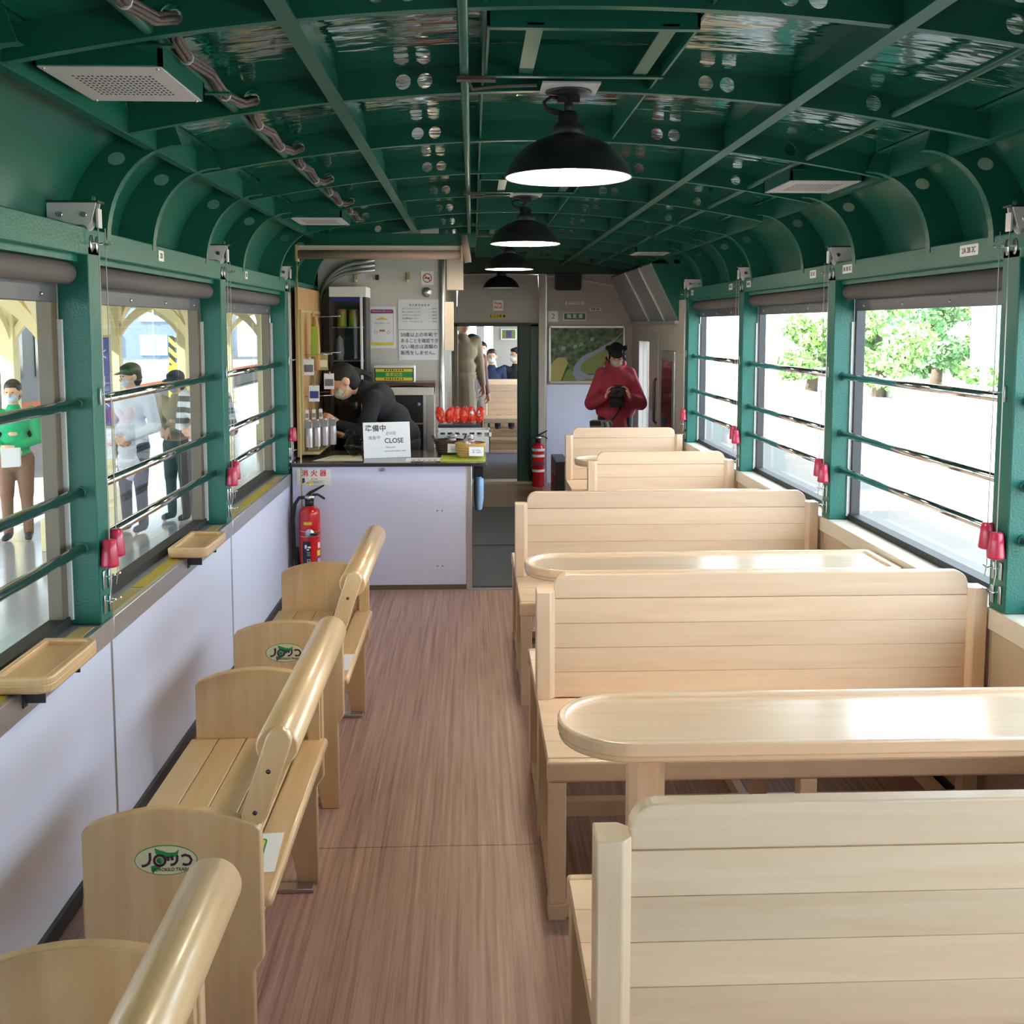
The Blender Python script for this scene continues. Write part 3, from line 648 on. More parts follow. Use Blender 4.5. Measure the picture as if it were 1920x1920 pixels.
make_bench(1.414, -0.067, 4.69, 'wide slatted wooden bench behind the second long table')
make_bench(0.896, 0.44, 6.19, 'narrow slatted wooden bench just beyond the last wide bench')
make_bench(0.886, 0.438, 7.68, 'farthest narrow wooden bench, in front of the photographer in the maroon hoodie', True, False)

def make_table(x, y, w, label):
    t = thing('long_table', label, 'table', (x, y, 0), 0, 'round-ended wooden tables between the benches')
    R = 0.16
    def out(r, pad):
        return [(R + r * math.cos(PI / 2 + PI * k / 20), r * math.sin(PI / 2 + PI * k / 20)) for k in range(21)] + [(w - pad, -r), (w - pad, r)]
    MB().prism(out(R - 0.003, 0.0), 0.655, 0.691, 'xy').build('top', 'table_wood', t, 0.006)
    ring(MB(), out(R, 0.0), out(R - 0.022, 0.03), 0.668, 0.701).build('rim', 'table_wood', t, 0.006, 3)
    lx = 0.205
    o = [(lx + sx_ * a, sy_ * b) for sx_, sy_, a, b in ((-1, -1, .042, .024), (-1, -1, .024, .042), (1, -1, .024, .042), (1, -1, .042, .024), (1, 1, .042, .024), (1, 1, .024, .042), (-1, 1, .024, .042), (-1, 1, .042, .024))]
    MB().prism(o, 0.012, 0.656, 'xy').build('leg', 'wood_z', t, 0.002)
    MB().box(lx - 0.075, lx + 0.075, -0.075, 0.075, 0.0, 0.014).build('foot_plate', 'steel', t, 0.004)
    MB().box(w - 0.05, w - 0.004, -0.12, 0.12, 0.60, 0.656).build('wall_ledger', 'wood_y', t, 0.002)
make_table(-0.068, 2.29, 1.412, 'long round-ended wooden table nearest, between the two front benches')
make_table(-0.066, 3.87, 1.41, 'long round-ended wooden table in the second seating bay')
make_table(0.44, 5.44, 0.904, 'short round-ended table hidden behind the third wide bench')
make_table(0.435, 6.95, 0.909, 'short round-ended wooden table between the two narrow benches')

# ================================================================== stools with log backrests along the left windows
def make_log_bench(y0, label, emblem):
    L = 0.87; t = thing('log_back_bench', label, 'bench', (-0.868, y0, 0), 0, 'window benches with a log backrest on the left')
    def pan(h=0.0):
        top = [(0.187 * math.cos(a), 0) for a in ()]
        P = [(-0.158, 0), (-0.10, 0), (-0.085, 0.09), (0.085, 0.09), (0.10, 0), (0.158, 0), (0.158, 0.29), (0.178, 0.32), (0.178, 0.592)]
        n = 12
        P += [(0.168 - 0.336 * k / n, 0.606 + 0.034 * (1 - (1 - 2 * k / n) ** 2)) for k in range(n + 1)]
        P += [(-0.178, 0.592), (-0.178, 0.32), (-0.158, 0.29)]
        return P
    pn = MB().prism(pan(), 0.0, 0.026, 'xz').build('end_panel', 'oak_z', t, 0.004)
    MB().prism(pan(), L - 0.026, L, 'xz').build('end_panel', 'oak_z', t, 0.004)
    for k in range(5):
        a = -0.19 + 0.077 * k
        MB().box(a, a + 0.0755, 0.027, L - 0.027, 0.412, 0.44).build('seat_slat', 'oak_y', t, 0.003 if k < 4 else 0.01, 2)
    MB().box(-0.19, -0.16, 0.03, L - 0.03, 0.36, 0.411).build('seat_rail', 'oak_y', t)
    MB().box(0.13, 0.16, 0.03, L - 0.03, 0.36, 0.411).build('seat_rail', 'oak_y', t)
    # log
    lx, lz = 0.209, 0.755
    MB().tube([(lx, 0.024, lz), (lx, 0.030, lz), (lx, L - 0.056, lz), (lx, L - 0.05, lz)], [0.039, 0.0435, 0.0435, 0.039], 32).build('log', 'oak_y', t)
    # flat arms holding it
    for yy in (0.003, L - 0.05):
        a = math.atan2(0.05, 0.15); ln = 0.155; o = []
        for k in range(9): an = -PI + PI * k / 8; o.append((0.026 * math.cos(an), 0.026 * math.sin(an)))
        for k in range(9): an = PI * k / 8; o.append((0.026 * math.cos(an), ln + 0.026 * math.sin(an)))
        mx = Matrix.Translation((lx - 0.042 if yy < 0.1 else lx - 0.05, 0, 0.628 if yy < 0.1 else 0.602)) @ Matrix.Rotation(a, 4, 'Y')
        MB().prism(o, yy, yy + 0.02, 'xz', mx=mx).build('arm', 'oak_z', t, 0.004)
        for h in (0.0, 0.09):
            p = mx @ Vector((0, yy, h)); MB().ball(p, (0.005, 0.003, 0.005), 8, 6).build('screw', 'dark_metal', t)
        MB().box(0.14, 0.172, yy + 0.001, yy + 0.019, 0.44, 0.63).build('arm_stem', 'oak_z', t)
    for yy in (0.03, L - 0.07): MB().box(-0.15, 0.15, yy, yy + 0.04, 0.0, 0.012).build('foot_bracket', 'steel', t, 0.002)
    for yy in (L - 0.026,):
        for px, pz in ((0.13, 0.36), (0.14, 0.16)): MB().ball((px, yy + (0.0262 if yy else -0.0002), pz), (0.004, 0.002, 0.004), 8, 6).build('screw', 'dark_metal', t)
    if emblem:
        ox, oz, yy = -0.011, 0.535, -0.0002
        ov = lambda a, b: [(ox + a * math.cos(2 * PI * k / 40), oz + b * math.sin(2 * PI * k / 40)) for k in range(40)]
        MB().prism(ov(0.0625, 0.0315), yy, yy - 0.0004, 'xz').build('emblem_border', 'ink_green', pn)
        MB().prism(ov(0.0608, 0.0298), yy - 0.0003, yy - 0.0009, 'xz').build('emblem_oval', 'oval_cream', pn)
        g = MB(); g.prism([(ox + a, oz + b) for a, b in ((-0.022, 0.026), (-0.014, 0.022), (0.004, 0.016), (0.018, 0.016), (0.026, 0.022), (0.024, 0.010), (0.010, 0.004), (-0.006, 0.006), (-0.02, 0.014))], yy - 0.0008, yy - 0.0012, 'xz')
        g.prism([(ox + a, oz + b) for a, b in ((-0.03, -0.012), (-0.014, -0.008), (0.0, -0.004), (-0.010, -0.014), (-0.022, -0.022), (-0.026, -0.029), (-0.028, -0.022))], yy - 0.0008, yy - 0.0012, 'xz')
        g.lathe([(0, 0), (0.0065, 0), (0.0065, 0.0008), (0, 0.0008)], 14, mx=Matrix.Translation((ox - 0.012, yy - 0.0009, oz)) @ Matrix.Rotation(PI / 2, 4, 'X'))
        g.build('emblem_shape', 'ink_green', pn)
        st = MB(); w = 0.0026
        def stroke(pts):
            pts = [Vector((ox + a, 0, oz + b)) for a, b in pts]; n = len(pts); up = []; dn = []
            for i, p in enumerate(pts):
                d = (pts[min(i + 1, n - 1)] - pts[max(i - 1, 0)]).normalized(); q = Vector((-d.z, 0, d.x)) * w
                up.append((p + q)); dn.append((p - q))
            for i in range(n - 1): st.prism([(up[i].x, up[i].z), (up[i + 1].x, up[i + 1].z), (dn[i + 1].x, dn[i + 1].z), (dn[i].x, dn[i].z)], yy - 0.0013, yy - 0.0018, 'xz')
        stroke([(-0.031, 0.016), (-0.031, 0.002), (-0.034, -0.006), (-0.040, -0.010), (-0.048, -0.011)])
        stroke([(-0.012 + 0.011 * math.cos(2 * PI * k / 16), 0.011 * math.sin(2 * PI * k / 16)) for k in range(17)])
        stroke([(0.004, 0.008), (0.005, -0.001)]); stroke([(0.012, 0.009), (0.013, 0.0)])
        stroke([(0.023, 0.010), (0.022, -0.002), (0.017, -0.008), (0.009, -0.010)])
        stroke([(0.031, 0.008), (0.038, 0.011), (0.047, 0.008), (0.051, 0.0), (0.047, -0.008), (0.040, -0.010), (0.033, -0.008)])
        st.build('emblem_letters', 'ink_purple', pn)
        text('NOROKKO TRAIN', 0.0105, 'ink_purple', pn, (ox + 0.008, yy - 0.0012, oz - 0.0195), sx=0.85)
    return t
make_log_bench(0.69, 'log-back wooden bench cut off by the lower left corner', False)
make_log_bench(1.99, 'log-back wooden bench with emblem on its end, nearest whole one on the left', True)
make_log_bench(3.30, 'log-back wooden bench with emblem, standing next to the white counter', True)
for (x, y, rz, lab) in ((-0.738, 2.19, 0.06, 'white printed card lying on the seat of the nearest emblem bench'), (-0.73, 3.48, 0.0, 'small white card on the seat of the bench by the counter')):
    t = thing('seat_card', lab, 'card', (x, y, 0.4405), rz)
    MB().box(-0.045, 0.045, -0.085, 0.085, 0, 0.0012).build('sheet', 'paper', t)
    MB().prism(rrect(-0.036, 0.012, -0.03, 0.06, 0.01, 4), 0.0012, 0.0016, 'xy').build('printed_frame', 'ink_green', t)
    MB().prism(rrect(-0.032, 0.008, -0.026, 0.056, 0.01, 4), 0.0015, 0.0019, 'xy').build('printed_field', 'yellow', t)

def make_tray(y, label):
    t = thing('wall_tray', label, 'tray', (-1.36, y, 0.66), 0, 'small wooden trays on the left wall')
    o = rrect(-0.055, 0.092, -0.165, 0.165, 0.035, 6, (0, 1, 1, 0)); i = rrect(-0.04, 0.07, -0.143, 0.143, 0.018, 6, (0, 1, 1, 0))
    MB().prism(o, 0.066, 0.092, 'xy').build('tray_base', 'oak_y', t, 0.006)
    ring(MB(), o, i, 0.085, 0.106).build('rim', 'oak_y', t, 0.005, 2)
    for yy in (-0.12, 0.1): MB().box(0.006, 0.06, yy, yy + 0.004, 0.03, 0.066).box(0.006, 0.012, yy - 0.01, yy + 0.014, 0.02, 0.066).build('bracket', 'dark_metal', t)
make_tray(2.575, 'small pale wooden wall tray nearest, below the first left window')
make_tray(4.02, 'small pale wooden wall tray below the second left window')

# ================================================================== counter
ct = thing('sales_counter', 'white panelled sales counter with a dark top beside the aisle', 'counter', (-0.808, 6.13, 0))
MB().box(-0.535, 0.505, 0, 0.02, 0.035, 0.764).build('front_panel', 'panel_lilac_x', ct, 0.002)
MB().box(-0.535, 0.52, 0.004, 0.03, 0, 0.035).build('kick_board', 'frame_brown', ct)
MB().box(0.505, 0.54, -0.004, 0.03, 0, 0.764).build('corner_trim', 'aluminium', ct, 0.002)
MB().box(0.50, 0.535, 0.03, 0.56, 0, 0.764).build('side_panel', 'dark_metal', ct)
WT = [(-0.535, -0.035), (0.57, -0.035), (0.60, -0.028), (0.622, -0.005), (0.63, 0.025), (0.63, 0.76), (0.28, 0.76), (0.28, 0.60), (-0.535, 0.60)]
MB().prism(WT, 0.764, 0.788, 'xy').build('worktop', 'counter_top', ct, 0.004)
MB().prism([(x_ + (0.003 if x_ > 0.5 else 0), y_ - (0.003 if y_ < 0 else 0)) for x_, y_ in WT], 0.766, 0.784, 'xy').build('worktop_edge', 'counter_black', ct)
MB().lathe([(0, 0), (0.02, 0), (0.02, 0.006), (0, 0.006)], 16, mx=Matrix.Translation((0.0, -0.001, 0.742)) @ Matrix.Rotation(PI / 2, 4, 'X'), sx=1.0, sy=0.45).build('latch', 'steel', ct)
for px, pz in ((0.33, 0.49), (0.36, 0.49), (0.33, 0.15), (0.36, 0.15)): MB().ball((px, -0.0, pz), (0.004, 0.002, 0.004), 8, 6).build('screw_hole', 'dark_metal', ct)
bag = thing('bin_bag_caddy', 'light blue plastic bag hanging at the open end of the counter', 'bag', (-0.225, 6.36, 0.46))
MB().lathe([(0.035, 0.0), (0.05, 0.06), (0.052, 0.16), (0.048, 0.21), (0.03, 0.20)], 12, sx=0.6, sy=1.4).build('bag_body', 'light_blue', bag)
MB().box(-0.03, 0.03, -0.05, 0.05, 0.20, 0.27).build('holder', 'rubber', bag, 0.004)
# extinguisher sign on the counter front
sg = thing('extinguisher_sign', 'white sign with red characters above the near fire extinguisher', 'sign', (-1.213, 6.128, 0.70))
MB().prism(rrect(-0.102, 0.102, -0.048, 0.048, 0.006, 3), -0.002, 0.0, 'xz').build('board', 'sign_white', sg)
text('消 火 器', 0.042, 'ink_red', sg, (0.0, -0.0026, 0.022), bold=0.0008)
MB().prism([(-0.078, -0.006), (-0.056, -0.006), (-0.056, -0.024), (-0.05, -0.024), (-0.067, -0.038), (-0.084, -0.024), (-0.078, -0.024)], -0.0024, -0.002, 'xz').build('arrow', 'ink_blue', sg)
text('置き場', 0.012, 'ink_orange', sg, (0.0, -0.0024, -0.012)); text('ここに消火器があります\n訓練以外は持ち出さないこと', 0.0085, 'ink_grey', sg, (0.005, -0.0024, -0.031))
def extinguisher(x, y, z, label, full=True):
    t = thing('fire_extinguisher', label, 'fire extinguisher', (x, y, z))
    r = 0.062
    MB().lathe([(0, 0), (r - 0.004, 0), (r, 0.008), (r, 0.395), (r - 0.006, 0.418), (r - 0.03, 0.436), (0.022, 0.442), (0, 0.442)], 28).build('cylinder', 'red_paint', t)
    MB().tube([(0, 0, 0.438), (0, 0, 0.475)], 0.026, 14).build('collar', 'rubber', t)
    MB().tube([(-0.025, 0, 0.49), (0.03, 0, 0.49)], 0.014, 10).ball((0, -0.012, 0.49), 0.017, 12, 8).build('valve', 'steel', t)
    MB().prism([(-0.02, 0.505), (0.0, 0.525), (0.085, 0.565), (0.09, 0.558), (0.02, 0.515), (0.0, 0.498)], -0.01, 0.01, 'xz').build('top_lever', 'rubber', t, 0.002)
    MB().prism([(0.01, 0.498), (0.05, 0.50), (0.088, 0.475), (0.094, 0.48), (0.085, 0.492), (0.05, 0.513), (0.02, 0.512)], -0.009, 0.009, 'xz').build('carry_handle', 'rubber', t, 0.002)
    MB().tube([(-0.02, 0, 0.49), (-0.06, 0, 0.488), (-0.085, 0, 0.45), (-0.098, 0, 0.36), (-0.095, 0, 0.2), (-0.08, 0, 0.06)], 0.0105, 10).build('hose', 'rubber', t)
    MB().tube([(-0.08, 0, 0.19), (-0.077, 0, 0.07)], [0.012, 0.016], 10).build('nozzle', 'rubber', t)
    if not full: 
        for z0 in (0.36, 0.30, 0.22, 0.15): MB().lathe([(r + 0.0008, z0), (r + 0.0008, z0 + 0.025)], 28).build('label_band', 'sign_white' if z0 != 0.22 else 'ink_blue', t)
        return t
    MB().lathe([(0.015, 0), (0.015, 0.004), (0.008, 0.004), (0.008, 0)], 16, mx=Matrix.Translation((0.01, 0, 0.57)) @ Matrix.Rotation(PI / 2, 4, 'X')).build('safety_pin', 'yellow', t)
    def sticker(a0, a1, z0, z1, m, nm, rr=r + 0.0006):
        n = 6; v = []
        for k in range(n + 1):
            a = -PI / 2 + a0 + (a1 - a0) * k / n; v += [(rr * math.cos(a), rr * math.sin(a), z0), (rr * math.cos(a), rr * math.sin(a), z1)]
        MB().add(v, [(2 * k, 2 * k + 2, 2 * k + 3, 2 * k + 1) for k in range(n)], True).build(nm, m, t)
    sticker(-0.45, 0.35, 0.335, 0.352, 'yellow', 'yellow_label')
    sticker(-0.62, 0.22, 0.02, 0.235, 'navy_box', 'data_label')
    sticker(0.95, 1.35, 0.19, 0.225, 'sign_white', 'round_label'); sticker(0.85, 1.3, 0.145, 0.178, 'yellow', 'round_label'); sticker(0.9, 1.35, 0.10, 0.13, 'light_blue', 'round_label')
    sticker(0.3, 0.85, 0.04, 0.10, 'light_blue', 'tag', r + 0.002)
    sticker(-1.2, 1.3, 0.262, 0.266, 'steel', 'strap_edge', r + 0.0015); sticker(-1.2, 1.3, 0.292, 0.296, 'steel', 'strap_edge', r + 0.0015)
    MB().lathe([(0, 0), (0.026, 0), (0.026, 0.008), (0, 0.008)], 18, mx=Matrix.Translation((0.008, -r + 0.002, 0.285)) @ Matrix.Rotation(PI / 2, 4, 'X')).build('gauge', 'aluminium', t)
    MB().box(0.012, 0.055, -r - 0.012, -r + 0.01, 0.272, 0.288).build('gauge_pointer', 'black', t, 0.003)
    for zz, s_ in ((0.205, '❥'), (0.16, '三'), (0.12, 'ロ'), (0.085, '日')):
        if s_ == '❥':
            MB().ball((-0.016, -r - 0.001, zz), (0.008, 0.002, 0.012), 8, 6).ball((0.004, -r - 0.001, zz - 0.004), (0.010, 0.002, 0.006), 8, 6).ball((-0.004, -r - 0.001, zz - 0.018), (0.008, 0.002, 0.005), 8, 6).build('label_mark', 'sign_white', t)
        else: text(s_, 0.026, 'sign_white', t, (0.0, -r - 0.0016, zz))
    return t
extinguisher(-1.232, 6.055, 0.10, 'red fire extinguisher standing at the corner of the white counter')
box('stand_plate', 'dark_metal', -0.08, 0.08, -0.06, 0.07, -0.10, 0.0, bpy.data.objects['fire_extinguisher'], 0.004)
extinguisher(0.395, 10.18, 0.0, 'distant red fire extinguisher beside the gangway door', False)
# brown roller screen over the counter, its cord
rs = thing('roller_screen', 'brown rolled-up screen hanging across above the counter', 'roller screen', (-0.80, 6.12, 2.02))
MB().tube([(-0.48, 0, 0), (0.47, 0, 0)], 0.026, 14).build('roll', 'brown_roll', rs)
MB().box(-0.50, 0.47, 0.02, 0.045, 0.03, 0.055).build('headrail', 'sill_white', rs)
for x in (-0.488, 0.478): MB().box(x - 0.006, x + 0.006, -0.03, 0.045, -0.04, 0.055).build('end_bracket', 'tape_tan', rs)
MB().tube([(0.49, -0.02, 0.11), (0.515, -0.02, -0.045)], 0.022, 10).build('spring_case', 'brown_roll', rs)
MB().tube([(-0.488, -0.02, -0.03), (-0.484, -0.02, -1.16), (-0.483, -0.02, -1.9)], 0.0045, 6).build('pull_rope', 'tape_tan', rs)
box('pelmet', 'green', -1.21, -0.24, 6.18, 6.2, 2.07, 2.15, ceiling)
# papers and fittings on the partition
def paper(name, label, cat, x0, x1, z0, z1, y, m='paper', th=0.003):
    t = thing(name, label, cat, ((x0 + x1) / 2, y, (z0 + z1) / 2)); w, h = (x1 - x0) / 2, (z1 - z0) / 2
    MB().box(-w, w, -th, 0, -h, h).build('sheet', m, t); return t, w, h
WY = 7.397
t, w, h = paper('notice_poster', 'white poster with a purple heading and yellow foot on the partition', 'poster', -1.004, -0.81, 1.444, 1.74, WY)
ol = rrect(-w * .84, w * .84, -h * .86, h * .86, 0.02, 4); il = rrect(-w * .82, w * .82, -h * .85, h * .85, 0.02, 4)
m_ = MB(); n_ = len(ol)
for k in range(n_): m_.prism([ol[k], ol[(k + 1) % n_], il[(k + 1) % n_], il[k]], -0.0036, -0.003, 'xz')
m_.build('border', 'ink_violet', t)
MB().prism(rrect(-w * .84, w * .84, h * .68, h * .87, 0.01, 3, (0, 0, 1, 1)), -0.004, -0.003, 'xz').build('heading', 'ink_violet', t)
MB().prism(rrect(-w * .84, w * .84, -h * .86, -h * .72, 0.01, 3, (1, 1, 0, 0)), -0.004, -0.003, 'xz').build('footer', 'yellow', t)
text('混雑時は座席をお譲りください', 0.0105, 'sign_white', t, (0, -0.0045, h * .775)); text('ご協力をお願いします', 0.012, 'ink_grey', t, (0, -0.0036, h * .2))
MB().prism([(-0.05, 0.055), (0.05, 0.055), (0.0, 0.075)], -0.0036, -0.003, 'xz').build('printed_hat', 'yellow', t)
MB().box(-0.02, 0.02, -0.0038, -0.003, -0.03, -0.015).build('printed_block', 'ink_orange', t)
for k in (-1, 1): MB().lathe([(0.010, 0), (0.010, 0.0008), (0.012, 0.0008), (0.012, 0)], 14, mx=Matrix.Translation((k * 0.045, -0.003, -0.035)) @ Matrix.Rotation(PI / 2, 4, 'X')).build('printed_cup', 'ink_red', t)
t, w, h = paper('price_list', 'white price list with rows of small print on the partition', 'notice', -0.792, -0.489, 1.581, 1.793, WY)
text('車 内 販 売 品 目 表', 0.017, 'ink', t, (0, -0.0034, h * .6))
for k in range(5):
    z = h * .36 - k * 0.023
    text(['オリジナルピンバッジ', 'ぬいぐるみストラップ', 'クリアファイルセット', '記念乗車証ホルダー', 'プリン・アイスクリーム'][k], 0.0135, 'ink', t, (-0.125, -0.0034, z), align='LEFT'); text('････ %d00円' % (3 + k), 0.0135, 'ink', t, (0.125, -0.0034, z), align='RIGHT')
t, w, h = paper('age_notice', 'white notice with four lines of large black characters', 'notice', -0.79, -0.487, 1.36, 1.573, WY)
for k, s_ in enumerate(('20歳以上の年齢で', 'あることを確認でき', 'ない場合は酒類の', '販売をしません。')): text(s_, 0.0325, 'ink', t, (-0.138, -0.0034, 0.072 - k * 0.043), align='LEFT', bold=0.0003, sx=1.02 if k != 1 else 0.93)
t, w, h = paper('no_smoking_sign', 'small white no-smoking sign with red ring', 'sign', -0.627, -0.537, 1.895, 1.993, WY, 'sign_white')
MB().lathe([(0.027, 0), (0.027, 0.0008), (0.033, 0.0008), (0.033, 0)], 24, mx=Matrix.Translation((0, -0.003, 0)) @ Matrix.Rotation(PI / 2, 4, 'X')).build('ring', 'ink_red', t)
MB().box(-0.02, 0.02, -0.0034, -0.003, -0.004, 0.004).build('cigarette', 'ink', t)
MB().box(-0.029, 0.029, -0.0038, -0.0032, -0.003, 0.003, mx=Matrix.Rotation(PI / 4, 4, 'Y')).build('bar', 'ink_red', t)
t = thing('round_vent', 'small round metal knob fitting under the no-smoking sign', 'vent', (-0.586, WY, 1.843))
for r_, a, b, m in ((0.036, 0, 0.012, 'duct_grey'), (0.022, 0.012, 0.022, 'aluminium')): MB().lathe([(0, a), (r_, a), (r_ * .95, b), (0, b)], 20, mx=Matrix.Rotation(PI / 2, 4, 'X')).build('disc', m, t)
for x, lab in ((-1.089, 'left pale coat hook high on the partition wall'), (-0.718, 'right pale coat hook high on the partition wall')):
    t = thing('wall_hook', lab, 'hook', (x, WY, 1.947), 0, 'coat hooks on the partition')
    MB().box(-0.012, 0.012, -0.012, 0, -0.035, 0.035).build('plate', 'tape_tan', t, 0.002); MB().box(-0.01, 0.01, -0.035, -0.01, -0.034, -0.015).build('peg', 'sill_white', t, 0.003)
t = thing('wall_switch', 'tiny black switch between the two coat hooks', 'switch', (-0.938, WY, 1.947)); MB().box(-0.012, 0.012, -0.012, 0, -0.018, 0.018).build('case', 'black', t, 0.003); MB().box(-0.006, 0.006, -0.016, -0.012, -0.008, 0.008).build('button', 'dark_metal', t)
# upright glass fridge
fr = thing('display_fridge', 'tall narrow glass-door display fridge with drinks cans at the top', 'fridge', (-1.105, 7.22, 0))
MB().box(-0.135, 0.115, 0.13, 0.15, 0.1, 1.87).box(-0.135, -0.115, -0.12, 0.13, 0.1, 1.87).box(0.10, 0.115, -0.12, 0.13, 0.1, 1.87).build('cabinet', 'dark_metal', fr)
MB().box(-0.135, 0.12, -0.135, 0.15, 1.80, 1.872).build('top_box', 'white_metal', fr, 0.004)
MB().box(-0.125, 0.085, -0.137, -0.134, 1.772, 1.80).build('brand_band', 'blue_band', fr)
MB().box(0.075, 0.092, -0.138, -0.12, 0.15, 1.80).build('door_stile', 'white_metal', fr, 0.002); MB().box(-0.135, -0.12, -0.138, -0.12, 0.15, 1.80).build('door_stile', 'dark_metal', fr)
MB().box(-0.12, 0.075, -0.13, -0.126, 0.15, 1.772).build('door_glass', 'clear_plastic', fr)
for z in (1.14, 1.36, 1.59): MB().box(-0.115, 0.1, -0.11, 0.13, z, z + 0.006).build('shelf', 'steel', fr)
for k, x in enumerate((-0.06, 0.02)):
    t = thing('drinks_can', ('left green drinks can on the top shelf of the fridge', 'right green drinks can on the top shelf of the fridge')[k], 'can', (-1.105 + x, 7.18, 1.597), 0, 'cans in the fridge')
    MB().lathe([(0, 0), (0.03, 0), (0.033, 0.006), (0.033, 0.11), (0.027, 0.122), (0, 0.122)], 18).build('body', 'can_green', t); MB().lathe([(0.0334, 0.085), (0.0334, 0.11)], 18).build('print_band', 'can_orange', t)
t = thing('folded_cloth', 'grey bag standing on the middle shelf of the fridge', 'bag', (-1.18, 7.16, 1.367)); MB().lathe([(0.03, 0), (0.04, 0.06), (0.03, 0.14), (0.008, 0.17)], 10, sx=0.8).build('bag_body', 'grey_cloth', t)
# open white cupboard below and the shelf on it
cp = thing('white_cupboard', 'low white-framed cupboard with dark sliding glass behind the counter', 'cupboard', (-0.69, 7.22, 0))
MB().box(-0.29, 0.16, 0.13, 0.15, 0, 1.18).box(-0.29, -0.26, -0.10, 0.13, 0, 1.18).box(0.11, 0.16, -0.10, 0.13, 0, 1.18).build('carcass', 'wall_grey', cp)
MB().box(-0.29, 0.16, -0.105, 0.13, 1.125, 1.18).build('top_rail', 'sill_white', cp, 0.003); MB().box(0.085, 0.112, -0.10, -0.08, 0.05, 1.125).build('stile', 'aluminium', cp)
MB().box(-0.26, 0.09, -0.085, -0.08, 0.05, 1.125).build('glass_door', 'dark_glass', cp); MB().box(-0.26, 0.09, -0.09, -0.085, 0.92, 0.93).build('door_rail', 'steel', cp)
MB().lathe([(0, 0), (0.012, 0), (0.012, 0.004), (0, 0.004)], 14, mx=Matrix.Translation((0.055, -0.086, 1.06)) @ Matrix.Rotation(PI / 2, 4, 'X')).build('lock', 'light_blue', cp)
MB().prism([(-0.20, 1.185), (0.0, 1.195), (0.172, 1.18), (0.172, 1.212), (-0.20, 1.212)], -0.13, 0.14, 'xz').build('wooden_shelf', 'board_brown', cp, 0.003)
bx = thing('sign_box', 'white display box with a green and yellow printed front on the shelf', 'box', (-0.805, 7.17, 1.213))
MB().box(-0.145, 0.145, -0.04, 0.06, 0, 0.115).build('case', 'white_plastic', bx, 0.008)
MB().box(-0.135, 0.135, -0.044, -0.04, 0.006, 0.10).build('frame', 'black', bx); MB().box(-0.128, 0.128, -0.046, -0.043, 0.012, 0.094).build('print', 'yellow', bx); MB().box(-0.128, 0.128, -0.047, -0.045, 0.034, 0.074).build('green_band', 'ink_green', bx)
text('■ ◆ ● ■ ▲ ● ◆ ■', 0.014, 'ink', bx, (0, -0.0475, 0.084)); text('● ▲ ■ ◆ ● ■ ▲ ◆', 0.014, 'ink', bx, (0, -0.0475, 0.023)); text('乗車記念', 0.03, 'yellow', bx, (0.0, -0.048, 0.053))
# ------------------------------------------------------------------ merchandise board on the left
pb = thing('merchandise_board', 'plywood merchandise board on the left wall behind the counter', 'display board', (-1.335, 6.78, 0.80))
MB().box(0.0, 0.02, -0.50, 0.45, 0.0, 1.04).build('board', 'plywood', pb, 0.002)
for y in (-0.47, 0.0): MB().box(0.02, 0.035, y - 0.012, y + 0.012, 0.02, 0.90).build('batten', 'tape_tan', pb)
MB().box(0.02, 0.13, -0.48, 0.36, 0.015, 0.03).build('lower_shelf', 'tape_tan', pb); MB().box(0.02, 0.03, -0.48, 0.36, 0.885, 0.90).build('top_batten', 'tape_tan', pb)
for z, y in ((0.86, 0.1), (0.62, -0.3), (0.62, 0.1), (0.36, -0.3), (0.36, 0.1)): MB().tube([(0.02, y, z), (0.19, y, z + 0.008)], 0.003, 6).ball((0.19, y, z + 0.008), 0.006, 6, 5).build('peg', 'steel', pb)
def goods(name, label, cat, loc, mats, kind, group):
    t = thing(name, label, cat, loc, 0, group)
    if kind == 'card':
        MB().box(-0.032, 0.032, -0.003, 0.0, -0.10, 0).build('card', mats[0], t); MB().box(-0.027, 0.027, -0.0045, -0.003, -0.08, -0.035).build('printed_area', mats[1], t); MB().lathe([(0.006, 0), (0.009, 0), (0.009, 0.003), (0.006, 0.003)], 12, mx=Matrix.Translation((0, 0, 0.004)) @ Matrix.Rotation(PI / 2, 4, 'X')).build('eyelet', 'steel', t)
    elif kind == 'pouch':
        MB().lathe([(0.05, -0.2), (0.052, -0.12), (0.046, -0.02), (0.03, 0)], 12, sx=0.9, sy=0.25).build('pouch', mats[0], t); MB().box(-0.04, 0.04, -0.014, -0.012, -0.06, -0.01).build('label_card', mats[1], t)
    elif kind == 'toy':
        MB().lathe([(0.0, -0.34), (0.025, -0.33), (0.03, -0.2), (0.024, -0.06), (0.014, 0)], 10).build('body', mats[0], t); MB().box(-0.022, 0.022, -0.034, -0.03, -0.25, -0.06).build('picture', mats[1], t)
    return t
GG = 'goods hanging on the merchandise board'
goods('souvenir_banner', 'green and yellow souvenir hanging high on the merchandise board', 'souvenir', (-1.255, 6.55, 1.66), ('plywood', 'can_green'), 'toy', GG)
goods('postcard_pack', 'white postcard pack hanging at the middle of the merchandise board', 'postcard', (-1.27, 6.36, 1.40), ('paper', 'ink_grey'), 'card', GG)
goods('postcard_pack', 'tan postcard pack hanging behind the white pack', 'postcard', (-1.22, 6.62, 1.42), ('tape_tan', 'paper_warm'), 'card', GG)
goods('towel_pack', 'silver and blue wrapped pack hanging above the keychains', 'souvenir', (-1.245, 6.40, 1.235), ('paper', 'blue_band'), 'card', GG)
goods('towel_pack', 'white price tag card hanging near the woman in black', 'souvenir', (-1.18, 6.60, 1.30), ('paper', 'ink_grey'), 'card', GG)
